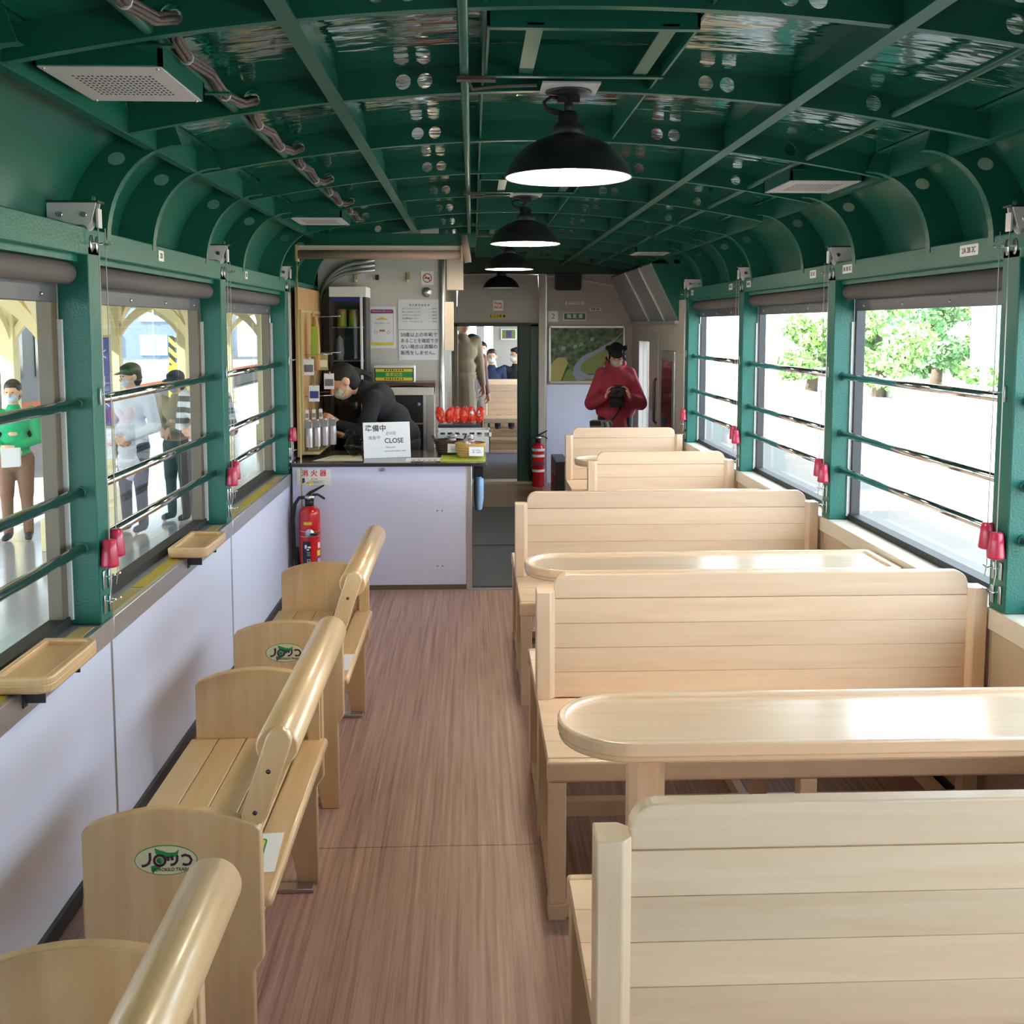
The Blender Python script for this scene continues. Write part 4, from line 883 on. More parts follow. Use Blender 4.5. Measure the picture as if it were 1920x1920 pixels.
for k in range(3): goods('keychain_card', 'white keychain card, %s of three in a row on the board' % ('left', 'middle', 'right')[k], 'keychain', (-1.285 + 0.036 * k, 6.36 + 0.04 * k, 1.085), ('paper', 'grey_cloth'), 'card', GG).scale = (0.34, 1, 0.62)
for k in range(4): goods('keychain_pouch', '%s clear pouch of small silver charms on the board' % ('first', 'second', 'third', 'fourth')[k], 'keychain', (-1.275 + 0.042 * k, 6.34 + 0.05 * k, 1.025), ('pack_silver', 'grey_cloth'), 'pouch', GG).scale = (0.55, 1, 0.85)
t = thing('photo_frame', 'small framed picture leaning on the lower shelf of the board', 'picture frame', (-1.255, 6.40, 0.832)); MB().box(-0.035, 0.035, 0, 0.008, 0, 0.10).build('frame', 'tape_tan', t, 0.002); MB().box(-0.027, 0.027, -0.001, 0, 0.01, 0.09).build('picture', 'ink_grey', t)
# ------------------------------------------------------------------ things on the counter
cs = thing('close_sign', 'white sign reading CLOSE propped on the counter', 'sign', (-0.79, 6.33, 0.7882), math.radians(14))
TL = Matrix.Rotation(math.radians(-10), 4, 'X')
brd = MB().box(-0.146, 0.146, -0.004, 0.0, 0.0, 0.222, mx=TL).build('board', 'paper', cs)
MB().box(-0.03, 0.03, 0.0, 0.075, 0.0, 0.004).box(-0.03, 0.03, 0.036, 0.04, 0.004, 0.18, mx=None).build('stand', 'paper', cs)
rx = (PI / 2 - math.radians(10), 0, 0)
def on(x, z): return tuple(TL @ Vector((x, -0.0046, z)))
text('準備中', 0.044, 'ink', cs, on(-0.068, 0.182), rx, bold=0.0006); text('准备中', 0.026, 'ink_grey', cs, on(-0.078, 0.125), rx); text('준비중', 0.024, 'ink_grey', cs, on(0.026, 0.15), rx)
text('CLOSE', 0.042, 'ink_blue', cs, on(0.044, 0.105), rx, sx=0.95, bold=0.0006); text('Please wait', 0.013, 'ink_grey', cs, on(0.02, 0.066), rx, align='CENTER'); text('until we are ready to open', 0.0125, 'ink_grey', cs, on(0.05, 0.042), rx)
t = thing('printed_placemat', 'large printed sheet lying flat at the left end of the counter', 'paper', (-1.10, 6.33, 0.7882)); MB().prism([(-0.13, -0.13), (0.17, -0.13), (0.14, 0.12), (-0.04, 0.14)], 0, 0.0015, 'xy').build('sheet', 'paper_warm', t); MB().box(-0.04, 0.05, -0.12, -0.10, 0.0015, 0.002).build('printed_strip', 'yellow', t)
t = thing('printed_leaflet', 'printed leaflet lying flat right of the CLOSE sign', 'paper', (-0.55, 6.24, 0.7882)); MB().box(-0.12, 0.095, -0.07, 0.08, 0, 0.0012).build('sheet', 'paper', t)
for k in range(5): MB().box(-0.08 + 0.032 * k, -0.062 + 0.032 * k, -0.05, -0.02, 0.0012, 0.0017).build('printed_mark', 'ink_grey', t)
t = thing('plastic_bag', 'crumpled clear plastic bag beside the CLOSE sign', 'bag', (-1.0, 6.42, 0.7882))
pm = MB().ball((0, 0, 0.065), (0.065, 0.05, 0.065), 14, 10)
pm.v = [(a + random.uniform(-.008, .008), b + random.uniform(-.008, .008), max(0, c + random.uniform(-.008, .008))) for a, b, c in pm.v]; pm.build('bag_body', 'bag_film', t); MB().ball((-0.03, 0.0, 0.14), (0.035, 0.02, 0.03), 10, 6).build('bag_neck', 'bag_film', t)
t = tag(MB().prism(rrect(-0.135, 0.14, -0.12, 0.2, 0.01, 3), 0, 0.004, 'xy').build('lime_cloth', 'cloth_lime'), 'lime green cloth under the baskets on the counter', 'cloth'); t.location = (-0.325, 6.26, 0.7882)
def basket(x, y, m, label, handles):
    t = thing('snack_basket', label, 'basket', (x, y, 0.7925), 0, 'snack baskets on the counter')
    MB().lathe([(0, 0), (0.07, 0), (0.078, 0.01), (0.094, 0.075), (0.097, 0.082), (0.09, 0.084), (0.074, 0.014), (0, 0.012)], 26).build('bowl', m, t)
    for z in (0.02, 0.035, 0.05, 0.065): MB().lathe([(0.080 + 0.014 * (z / .07), z - 0.004), (0.084 + 0.014 * (z / .07), z), (0.080 + 0.014 * (z / .07), z + 0.004)], 26).build('wicker_band', m, t)
    MB().lathe([(0.09, 0.082), (0.1, 0.086), (0.09, 0.09)], 26).build('rim', m, t)
    c = MB().box(-0.045, 0.045, -0.001, 0.001, -0.028, 0.028).build('price_card', 'paper', t); c.location = (0.035, -0.098, 0.045); c.rotation_euler = (-0.2, 0.04, 0.1)
    text('おつまみ\n1袋  150円', 0.013, 'ink_blue', c, (0, -0.0014, 0.0))
    if handles:
        for sx_ in (-1, 1): MB().tube([(sx_ * 0.09, -0.03, 0.08), (sx_ * 0.105, -0.01, 0.115), (sx_ * 0.105, 0.015, 0.115), (sx_ * 0.09, 0.035, 0.08)], 0.006, 8).build('handle', m, t)
basket(-0.275, 6.33, 'wicker', 'light wicker snack basket at the counter front right', False); basket(-0.41, 6.50, 'wicker_dark', 'dark wicker snack basket with handles on the counter', True)
for k in range(9):
    a = random.uniform(0, 6.28); r = random.uniform(0.01, 0.05); bxx, byy = ((-0.275, 6.33), (-0.41, 6.50))[k % 2]
    t = thing('snack_pack', 'small silver wrapped snack heaped in the %s wicker basket' % ('light', 'dark')[k % 2], 'snack', (bxx + r * math.cos(a), byy + r * math.sin(a), 0.868 + 0.006 * k), a, 'wrapped snacks in the baskets')
    mm = MB().ball((0, 0, 0), (0.034, 0.022, 0.014), 10, 6, mx=Matrix.Rotation(random.uniform(-.9, .9), 4, 'X')); mm.build('wrapper', 'pack_silver', t); MB().box(-0.045, -0.03, -0.015, 0.015, -0.002, 0.002).build('crimp', 'pack_silver' if k % 3 else 'maroon', t)
wb = thing('white_basket', 'white perforated plastic basket behind the snack baskets', 'basket', (-0.32, 6.675, 0.788))
for (x0, x1, y0, y1) in ((-0.17, 0.17, -0.07, -0.064), (-0.17, 0.17, 0.064, 0.07), (-0.17, -0.164, -0.07, 0.07), (0.164, 0.17, -0.07, 0.07)): MB().box(x0, x1, y0, y1, 0, 0.10).box(x0, x1, y0, y1, 0.128, 0.145).build('basket_wall', 'basket_white', wb)
for k in range(8): MB().box(-0.168 + 0.0475 * k, -0.152 + 0.0475 * k, -0.07, -0.064, 0.10, 0.128).build('basket_bar', 'basket_white', wb)
nb = thing('snack_rack', 'navy rack holding red snack packets behind the white basket', 'rack', (-0.34, 6.81, 0.788)); MB().box(-0.15, 0.13, -0.04, 0.06, 0, 0.16).build('body', 'navy_box', nb, 0.004); MB().box(-0.012, 0.05, -0.043, -0.04, 0.105, 0.14).build('price_card', 'paper', nb)
for k in range(6):
    t = thing('snack_packet', '%s shiny red snack packet standing in the navy rack' % ('first', 'second', 'third', 'fourth', 'fifth', 'sixth')[k] + ' from the left', 'snack', (-0.47 + 0.05 * k, 6.80, 0.985), random.uniform(-.4, .4), 'red packets in the rack')
    pk = MB().ball((0, 0, 0.03), (0.031, 0.02, 0.056), 12, 9, mx=Matrix.Rotation(random.uniform(-.3, .3), 4, 'Y')); pk.v = [(x_ + random.uniform(-.005, .005), y_ + random.uniform(-.005, .005), z_ + random.uniform(-.005, .005)) for x_, y_, z_ in pk.v]; pk.sm = [False] * len(pk.sm); pk.build('packet', 'pack_red', t)
    MB().ball((0.004, -0.017, 0.04), (0.012, 0.005, 0.022), 8, 6).build('packet_print', 'pack_silver' if k > 3 else 'ink_orange', t)

# ================================================================== far bulkhead fittings
ps = thing('landscape_poster', 'large framed landscape poster on the far bulkhead', 'poster', (0.9, F0 - 0.002, 1.315))
MB().box(-0.385, 0.385, -0.012, 0, -0.285, 0.285).build('backing', 'aluminium', ps); MB().box(-0.37, 0.37, -0.014, -0.011, -0.27, 0.27).build('print', 'poster_print', ps)
for x0, x1, z0, z1 in ((-0.39, 0.39, 0.268, 0.292), (-0.39, 0.39, -0.292, -0.268), (-0.39, -0.368, -0.29, 0.29), (0.368, 0.39, -0.29, 0.29)): MB().box(x0, x1, -0.022, 0, z0, z1).build('frame_bar', 'aluminium', ps, 0.003)
pp = lambda pts, m, n, d: MB().prism(pts, -0.0142 - d, -0.0138, 'xz').build(n, m, ps)
pp([(-0.12, -0.27), (-0.15, -0.20), (-0.12, -0.10), (-0.05, -0.02), (0.08, 0.04), (0.22, 0.12), (0.32, 0.19), (0.37, 0.25), (0.37, 0.22), (0.28, 0.13), (0.18, 0.05), (0.06, -0.02), (-0.02, -0.08), (-0.06, -0.16), (0.02, -0.21), (0.12, -0.20), (0.18, -0.10), (0.30, 0.03), (0.37, 0.07), (0.37, -0.27)], 'print_road', 'printed_road', 0.0002)
pp([(-0.07, -0.16), (-0.05, -0.09), (0.02, -0.04), (0.14, 0.03), (0.26, 0.10), (0.36, 0.18), (0.36, 0.10), (0.26, 0.02), (0.18, -0.08), (0.12, -0.19), (0.02, -0.2)], 'print_bush', 'printed_shrubs', 0.0004)
pp([(-0.37, -0.27), (-0.37, -0.10), (-0.30, -0.03), (-0.22, -0.03), (-0.19, -0.08), (-0.27, -0.27)], 'print_reed', 'printed_reeds', 0.0004); pp([(-0.25, -0.27), (-0.20, -0.16), (-0.16, -0.14), (-0.14, -0.2), (-0.1, -0.27)], 'print_bush', 'printed_shrubs', 0.0004); pp([(-0.08, -0.27), (0.0, -0.24), (0.2, -0.25), (0.37, -0.22), (0.37, -0.27)], 'print_bush', 'printed_shrubs', 0.0004)
for x, z in ((-0.24, 0.06), (-0.12, 0.08), (-0.06, 0.10), (0.05, 0.15)): pp([(x - 0.02, z - 0.02), (x + 0.02, z - 0.01), (x + 0.02, z + 0.025), (x - 0.015, z + 0.02)], 'print_water', 'printed_glint', 0.0003)
sp = thing('wall_speaker', 'black square loudspeaker high on the far bulkhead', 'speaker', (0.70, F0 - 0.002, 2.045)); MB().prism(rrect(-0.13, 0.13, -0.085, 0.085, 0.025, 4), -0.07, 0, 'xz').build('case', 'black', sp, 0.005); MB().prism(rrect(-0.115, 0.115, -0.07, 0.07, 0.02, 4), -0.074, -0.07, 'xz').build('grille', 'rubber', sp)
def bsign(name, label, x, z, w, h, m, txt, ink, ts, rim=None):
    t = thing(name, label, 'sign', (x, F0 - 0.002, z))
    if rim: MB().prism(rrect(-w - .008, w + .008, -h - .008, h + .008, 0.006, 3), -0.003, 0, 'xz').build('rim', rim, t)
    MB().prism(rrect(-w, w, -h, h, min(w, h) * .3, 4), -0.005, 0, 'xz').build('board', m, t); text(txt, ts, ink, t, (0, -0.0056, 0), bold=0.0006)
bsign('car_number_sign', 'small white square sign reading 2 beside the green sign', 0.556, 1.70, 0.045, 0.048, 'sign_white', '2', 'ink_grey', 0.07, 'sill_white')
bsign('green_sign', 'green sign with white characters above the poster', 0.775, 1.70, 0.108, 0.032, 'sign_green', '指 定 席', 'sign_white', 0.046, 'sign_white')
bsign('car_code_plate', 'narrow white plate with the car number on the bulkhead', 0.775, 1.835, 0.095, 0.014, 'sign_white', 'オハテフ510-1', 'ink', 0.026)
bsign('depot_plate', 'short white plate at the right of the bulkhead', 0.985, 1.772, 0.058, 0.014, 'sign_white', '定員 48名', 'ink', 0.022)
bsign('wifi_sign', 'small white Free WiFi sign above the gangway door', 0.0, 1.81, 0.052, 0.052, 'sign_white', 'Free\nWi-Fi', 'ink_red', 0.042)
bsign('mind_head_sign', 'yellow strip sign with black characters above the gangway door', -0.005, 1.70, 0.082, 0.018, 'yellow', '頭上注意 ●', 'ink', 0.03)
t = thing('grey_locker', 'low grey metal box beside the farthest bench', 'box', (0.52, 9.6, 0)); MB().box(-0.02, 0.10, -0.3, 0.3, 0, 0.36).build('body', 'dark_metal', t, 0.006); MB().box(0.06, 0.10, -0.31, -0.3, 0, 0.34).build('door', 'aluminium', t); MB().box(0.07, 0.078, -0.318, -0.31, 0.2, 0.26).build('handle', 'steel', t)

# ================================================================== the next car, seen through the gangway door
nx = sroot('wall_next_car')
box('gangway_floor', 'plate_blue', -0.45, 0.45, F1 + 0.05, 12.95, -0.03, 0.0, nx)
for s in (-1, 1): box('gangway_bellows', 'rubber', min(s * .45, s * .5), max(s * .45, s * .5), F1, 12.0, 0, 1.8, nx)
box('gangway_roof', 'rubber', -0.5, 0.5, F1, 12.0, 1.75, 1.8, nx)
struct(box('floor_next_car', 'floor_tan', -1.4, 1.4, 12.95, 22, -0.03, 0.0))
for s in (-1, 1):
    box('end_wall', 'wall_grey', min(s * .46, s * 1.45), max(s * .46, s * 1.45), 12.0, 12.06, 0, 2.3, nx)
    box('side_wall', 'panel_beige', min(s * 1.36, s * 1.45), max(s * 1.36, s * 1.45), 12.06, 22, 0, 0.7, nx)
    for y in (13.5, 15.05, 16.6, 18.15, 19.7, 21.2): box('side_post', 'green_post', min(s * 1.36, s * 1.45), max(s * 1.36, s * 1.45), y, y + 0.1, 0.7, 1.8, nx)
    box('side_header', 'green_post', min(s * 1.36, s * 1.5), max(s * 1.36, s * 1.5), 12.06, 22, 1.8, 2.1, nx)
struct(box('ceiling_next_car', 'green', -1.5, 1.5, 12.0, 22, 2.25, 2.3)); box('end_header', 'wall_grey', -0.46, 0.46, 12.0, 12.06, 1.72, 2.3, nx)
box('end_wall', 'wall_grey', 0.16, 1.45, 21.0, 21.06, 0, 2.3, nx); box('end_wall', 'wall_grey', -1.45, 0.16, 21.0, 21.06, 0, 0.75, nx); box('window_mullion', 'aluminium', -0.18, -0.02, 21.0, 21.05, 0.75, 2.2, nx)
t = thing('framed_picture', 'small framed green and purple picture on the wall of the next car', 'picture', (0.48, 20.99, 1.44)); MB().box(-0.16, 0.16, -0.02, 0, -0.11, 0.11).build('frame', 'sign_white', t); MB().box(-0.135, 0.135, -0.023, -0.02, -0.09, 0.09).build('print', 'print_bush', t); MB().box(-0.05, 0.06, -0.025, -0.023, -0.07, 0.07).build('printed_tower', 'print_tower', t)
for k, y in enumerate((13.35, 14.85, 16.35, 17.85, 19.35)): make_bench(1.3, -0.125, y, 'slatted wooden bench, %s inside the next car beyond the doorway' % ('first', 'second', 'third', 'fourth', 'fifth')[k], True, False)

# ================================================================== people
def at(u, y):
    q = (u - 960) / 1921; a = math.radians(2.21); c = math.cos(math.radians(5.2)); return -0.262 + y * (math.sin(a) * c + math.cos(a) * q) / (math.cos(a) * c - math.sin(a) * q)
def blob(mb, voxel, smooth=3):
    me = mb.mesh('b'); o = bpy.data.objects.new('b', me); COL.objects.link(o)
    r = o.modifiers.new('r', 'REMESH'); r.mode = 'VOXEL'; r.voxel_size = voxel; r.use_smooth_shade = True
    if smooth: sm = o.modifiers.new('s', 'SMOOTH'); sm.factor = 0.5; sm.iterations = smooth
    dg = bpy.context.evaluated_depsgraph_get(); dg.update(); out = bpy.data.meshes.new_from_object(o.evaluated_get(dg)); bpy.data.objects.remove(o)
    return out
def link(name, mes, m, parent):
    bm = bmesh.new()
    for me in mes: bm.from_mesh(me)
    for f in bm.faces: f.smooth = True
    me = bpy.data.meshes.new(name); bm.to_mesh(me); bm.free(); me.materials.append(M[m]); o = bpy.data.objects.new(name, me); COL.objects.link(o); o.parent = parent; return o
def hand(mb, wr, d, n, side, curl=0.7, k=1.0):
    """wrist point, finger direction d, back-of-hand normal n; side +1 thumb along +u"""
    d = Vector(d).normalized(); n = Vector(n).normalized(); u = d.cross(n).normalized() * side; n = u.cross(d) * side
    wr = Vector(wr); pc = wr + d * 0.045 * k
    for a in (-1, -.33, .33, 1): mb.cone(wr + u * a * 0.016 * k, wr + d * 0.08 * k + u * a * 0.027 * k, 0.015 * k, 0.012 * k, 8)
    for i, (a, l) in enumerate(((1, .068), (.33, .076), (-.33, .07), (-1, .054))):
        p0 = wr + d * 0.082 * k + u * a * 0.027 * k
        d1 = (d * math.cos(curl * .7) - n * math.sin(curl * .7)); d2 = (d * math.cos(curl * 1.9) - n * math.sin(curl * 1.9))
        p1 = p0 + d1 * l * .5 * k; p2 = p1 + d2 * l * .5 * k
        mb.cone(p0, p1, 0.0088 * k, 0.0082 * k, 8); mb.cone(p1, p2, 0.008 * k, 0.0068 * k, 8)
    p0 = wr + d * 0.03 * k + u * 0.024 * k; p1 = p0 + (d * .6 + u * .7 - n * .3).normalized() * 0.036 * k; p2 = p1 + (d * .85 + u * .15 - n * .5).normalized() * 0.03 * k
    mb.cone(p0, p1, 0.0115 * k, 0.0095 * k, 8); mb.cone(p1, p2, 0.0092 * k, 0.0075 * k, 8)
def joints(x, y, z, phi, h, wide=1.0):
    f = Vector((math.cos(phi), math.sin(phi), 0)); r = Vector((math.sin(phi), -math.cos(phi), 0)); b = Vector((x, y, z)); U_ = Vector((0, 0, 1)); J = {'f': f, 'r': r, 'h': h, 'w': wide}
    P = lambda fr, rt, up: b + f * fr * h + r * rt * h + U_ * up * h
    J.update(pelvis=P(0, 0, .53), waist=P(0, 0, .62), chest=P(0, 0, .73), neck=P(0, 0, .835), head=P(.008, 0, .925))
    for s, n in ((1, 'r'), (-1, 'l')):
        J['sh' + n] = P(0, s * .105 * wide, .80); J['el' + n] = P(-.01, s * .135 * wide, .63); J['wr' + n] = P(.03, s * .14 * wide, .49); J['hd' + n] = -U_ + f * .2; J['hn' + n] = r * s
        J['hip' + n] = P(0, s * .052, .51); J['kn' + n] = P(.01, s * .056, .285); J['an' + n] = P(0, s * .058, .045); J['to' + n] = P(.075, s * .066, .015)
    J['face'] = f.copy(); J['up'] = U_.copy(); return J
def person(label, J, top, legs, shoes='shoe_dark', hair='hair', mask='mask_white', cap=None, voxel=0.013, sleeve=1.0, puff=1.0, hairstyle='short', hands=True, coat=0, hood=False, group=None):
    h = J['h']; base = (J['anl'] + J['anr']) / 2; t = thing('person', label, 'person', (base.x, base.y, min(J['tol'].z, J['tor'].z) - 0.015 * h), 0, group)
    O = -Vector(t.location); k = h / 1.68; f, r = J['f'], J['r']
    def sh(v): return Vector(v) + O
    rot = Matrix((r, f, Vector((0, 0, 1)))).transposed().to_4x4()
    def ell(mb, c, rx, ry, rz, R=rot): mb.ball((0, 0, 0), (rx * k, ry * k, rz * k), 16, 10, mx=Matrix.Translation(sh(c)) @ R)
    fc = J['face'].normalized(); up = (J['up'] - fc * J['up'].dot(fc)).normalized(); rt = fc.cross(up).normalized(); HR = Matrix((rt, fc, up)).transposed().to_4x4(); H = J['head']
    hp = lambda a, b, c: H + rt * a * k + fc * b * k + up * c * k
    # body: one continuous surface
    b = MB()
    ell(b, J['pelvis'], .12, .08, .09); ell(b, J['waist'], .105, .07, .10); ell(b, J['chest'], .13, .08, .12)
    b.cone(sh(J['pelvis']), sh(J['chest']), .09 * k, .10 * k); b.cone(sh(J['chest']), sh(J['neck']), .09 * k, .055 * k); b.cone(sh(J['neck']), sh(hp(0, -.01, -.05)), .052 * k, .05 * k)
    for n in 'lr':
        b.cone(sh(J['chest'] * .4 + J['sh' + n] * .6), sh(J['sh' + n]), .06 * k, .055 * k); b.cone(sh(J['sh' + n]), sh(J['el' + n]), .046 * k, .036 * k); b.cone(sh(J['el' + n]), sh(J['wr' + n]), .036 * k, .025 * k)
        b.cone(sh(J['pelvis'] * .4 + J['hip' + n] * .6), sh(J['kn' + n]), .068 * k, .044 * k); b.cone(sh(J['kn' + n]), sh(J['an' + n]), .042 * k, .03 * k); b.cone(sh(J['an' + n]), sh(J['to' + n]), .034 * k, .028 * k)
    parts = [blob(b, voxel * k, 3)]
    hb = MB(); ell(hb, hp(0, -.008, .02), .078, .094, .098, HR); ell(hb, hp(0, .018, -.045), .062, .07, .068, HR); ell(hb, hp(0, .05, -.085), .03, .03, .022, HR)
    hb.cone(sh(hp(0, .088, .0)), sh(hp(0, .105, -.028)), .009 * k, .014 * k, 8); ell(hb, hp(0, .082, -.06), .024, .012, .01, HR)
    for s in (-1, 1): ell(hb, hp(s * .08, -.008, -.008), .012, .024, .034, HR)
    hb.cone(sh(J['neck']), sh(hp(0, -.01, -.04)), .05 * k, .05 * k)
    parts.append(blob(hb, 0.008 * k, 2))
    if hands:
        hm = MB()
        for s, n in ((1, 'r'), (-1, 'l')): hand(hm, sh(J['wr' + n]), J['hd' + n], J['hn' + n], s * J.get('thumb', 1), J.get('curl', .7), k * 1.05)
        parts.append(blob(hm, 0.0048 * k, 1))
    link('body', parts, 'skin', t)
    for s in (-1, 1): MB().ball(sh(hp(s * .03, .083, .01)), (.008 * k, .008 * k, .006 * k), 8, 6).build('eye', 'ink', t)
    # hair
    m = MB(); ell(m, hp(0, -.022, .04), .088, .098, .096, HR); ell(m, hp(0, -.05, -.02), .078, .07, .09, HR); ell(m, hp(0, .045, .085), .062, .045, .034, HR)
    if hairstyle == 'bangs':
        ell(m, hp(0, .07, .05), .066, .03, .04, HR)
        for s in (-1, 1): m.cone(sh(hp(s * .075, .04, .05)), sh(hp(s * .078, .035, -.10)), .014 * k, .007 * k, 8); ell(m, hp(s * .088, -.01, .085), .03, .03, .03, HR); ell(m, hp(s * .09, -.03, -.05), .02, .02, .03, HR)
    if hairstyle == 'tail': m.cone(sh(hp(0, -.10, .03)), sh(hp(0, -.16, -.02)), .035 * k, .02 * k); m.cone(sh(hp(0, -.16, -.02)), sh(hp(0, -.19, -.09)), .022 * k, .008 * k)
    if hairstyle == 'bun': ell(m, hp(0, -.11, -.04), .04, .035, .04, HR)
    link('hair', [blob(m, 0.010 * k, 2)], hair, t)
    if mask:
        m = MB(); ell(m, hp(0, .045, -.05), .058, .058, .05, HR); link('mask', [blob(m, .009 * k, 2)], mask, t)
        for s in (-1, 1): MB().tube([sh(hp(s * .05, .075, -.03)), sh(hp(s * .078, .04, -.01)), sh(hp(s * .088, -.005, .015))], .0022 * k, 5).tube([sh(hp(s * .05, .065, -.075)), sh(hp(s * .075, .03, -.06)), sh(hp(s * .088, -.012, -.02))], .0022 * k, 5).build('mask_strap', mask, t)
    if cap:
        m = MB(); ell(m, hp(0, -.015, .055), .095, .106, .085, HR); link('cap_crown', [blob(m, .010 * k, 2)], cap, t)
        MB().prism([(-.07 * k, 0), (.07 * k, 0), (.06 * k, .05 * k), (.03 * k, .078 * k), (-.03 * k, .078 * k), (-.06 * k, .05 * k)], 0, .006 * k, 'xy', mx=Matrix.Translation(sh(hp(0, .07, .045))) @ HR @ Matrix.Rotation(-.2, 4, 'X')).build('cap_peak', cap, t, 0.002)
    # clothes
    m = MB(); w = J['w']
    ell(m, J['pelvis'] + Vector((0, 0, .02 * h)), .155 * puff, .115 * puff, .12); ell(m, J['waist'], .145 * puff, .112 * puff, .13); ell(m, J['chest'], .165 * puff, .118 * puff, .14)
    m.cone(sh(J['chest']), sh(J['neck'] - (J['neck'] - J['chest']) * .12), .11 * k, .07 * k)
    for n in 'lr':
        m.cone(sh(J['chest'] * .4 + J['sh' + n] * .6), sh(J['sh' + n]), .085 * k, .066 * k); m.cone(sh(J['sh' + n]), sh(J['el' + n]), .064 * k, .056 * k * puff)
        e, wv = J['el' + n], J['wr' + n]; m.cone(sh(e), sh(e + (wv - e) * .92 * sleeve), .054 * k * puff, .036 * k * puff)
    if coat:
        kn = (J['knl'] + J['knr']) / 2; ell(m, J['pelvis'] * .55 + kn * .45, .17, .13, .2)
        m.cone(sh(J['pelvis']), sh(J['pelvis'] * (1 - coat) + kn * coat), .14 * k, .15 * k)
    if hood: ell(m, J['neck'] - J['f'] * .035 + Vector((0, 0, .005)), .12, .085, .06); ell(m, J['neck'] - J['f'] * .075 - Vector((0, 0, .03)), .10, .06, .075)
    link('top', [blob(m, 0.013 * k, 3)], top, t)
    m = MB()
    ell(m, J['pelvis'] - Vector((0, 0, .01 * h)), .155, .118, .13); ell(m, J['hipl'] * .5 + J['hipr'] * .5 - Vector((0, 0, .035 * h)), .13, .10, .09)
    for n in 'lr': m.cone(sh(J['hip' + n]), sh(J['kn' + n]), .098 * k, .07 * k); m.cone(sh(J['kn' + n]), sh(J['an' + n]), .064 * k, .05 * k)
    link('trousers', [blob(m, 0.013 * k, 3)], legs, t)
    for n in 'lr':
        m = MB(); m.cone(sh(J['an' + n] - Vector((0, 0, .012 * h))), sh(J['to' + n] + Vector((0, 0, .012 * h))), .042 * k, .036 * k); link('shoe', [blob(m, 0.010 * k, 2)], shoes, t)
    t['base'] = 0; del t['base']
    return t, sh
V = Vector
# the attendant behind the counter, bending towards the merchandise board
J = joints(-0.80, 6.86, 0.0, PI * 0.97, 1.60)
J.update(pelvis=V((-.72, 6.86, .84)), waist=V((-.78, 6.85, .97)), chest=V((-.885, 6.83, 1.10)), neck=V((-1.0, 6.80, 1.20)), head=V((-1.115, 6.77, 1.235)))
J['face'] = V((-.80, -.32, -.52)); J['up'] = V((-.45, 0, .9))
J.update(shl=V((-.91, 6.68, 1.13)), ell=V((-.955, 6.60, .91)), wrl=V((-1.13, 6.60, .975)), hdl=V((-.9, -.02, .45)), hnl=V((.2, -1, .25)))
J.update(shr=V((-.93, 6.98, 1.13)), elr=V((-1.0, 6.98, .90)), wrr=V((-1.13, 6.78, .885)), hdr=V((-.85, -.4, .3)), hnr=V((.2, .4, .9)))
J['curl'] = .9
person('person in a black jacket and mask bending over behind the counter', J, 'black_cloth', 'trouser_dark', mask='mask_pale', hairstyle='tail', voxel=0.011)
# the photographer in the maroon hoodie
J = joints(1.06, 9.42, 0.0, -PI * .52, 1.50, 1.0)
J['head'] = J['head'] + J['f'] * .055 - V((0, 0, .055)); J['face'] = (J['f'] + V((0, 0, -.55))); J['up'] = V((0, 0, 1)) + J['f'] * .5
f, r = J['f'], J['r']; C0 = J['chest'] + f * .27 + V((0, 0, -.075))
for s, n in ((1, 'r'), (-1, 'l')):
    J['sh' + n] = J['chest'] + r * s * .128 + V((0, 0, .075)); J['el' + n] = J['chest'] + r * s * .225 + f * .05 - V((0, 0, .20)); J['wr' + n] = C0 + r * s * .105 - f * .03 - V((0, 0, .055)); J['hd' + n] = V((0, 0, 1)) - r * s * .35 + f * .1; J['hn' + n] = r * s - f * .25
J['curl'] = .75
person('person in a maroon hoodie looking down into a camera near the far bulkhead', J, 'maroon', 'trouser_dark', mask='mask_pale', hairstyle='bangs', puff=1.35, voxel=0.011, coat=.35, hood=True)
cm = thing('camera', 'black camera held in both hands by the person in the maroon hoodie', 'camera', C0 + V((0, 0, -.01)), math.atan2(f.y, f.x) + PI / 2)
MB().box(-.062, .062, -.03, .03, -.04, .045).build('camera_body', 'black', cm, .008); MB().box(-.03, .03, -.025, .02, .045, .07).build('viewfinder', 'black', cm, .006); MB().lathe([(0, 0), (.036, 0), (.04, .05), (.034, .075), (.028, .07), (0, .06)], 22, mx=Matrix.Translation((0, -.03, -.005)) @ Matrix.Rotation(PI / 2, 4, 'X')).build('lens', 'rubber', cm)
MB().box(-.075, .06, -.02, .035, -.13, -.042).build('camera_case', 'black_cloth', cm, .015)
sb = thing('shoulder_bag', 'navy and grey shoulder bag at the hip of the person in maroon', 'bag', (0.90, 9.20, 0.70), -.2)
MB().box(-.10, .10, -.035, .035, -.055, .055).build('bag_body', 'grey_cloth', sb, .02); MB().box(-.10, .0, -.039, -.034, .005, .05).build('bag_patch', 'black', sb, .004)
for k in range(3): MB().tube([(.03 + .028 * k, -.038, -.035), (.04 + .028 * k, -.04, .0), (.03 + .028 * k, -.038, .04)], .007, 6).build('bag_stripe', ('ink_blue', 'sign_white', 'ink_blue')[k], sb)
MB().tube([(.10, 0, .05), (.16, .1, .14), (.2, .2, .3)], .009, 6).build('strap', 'navy_box', sb)

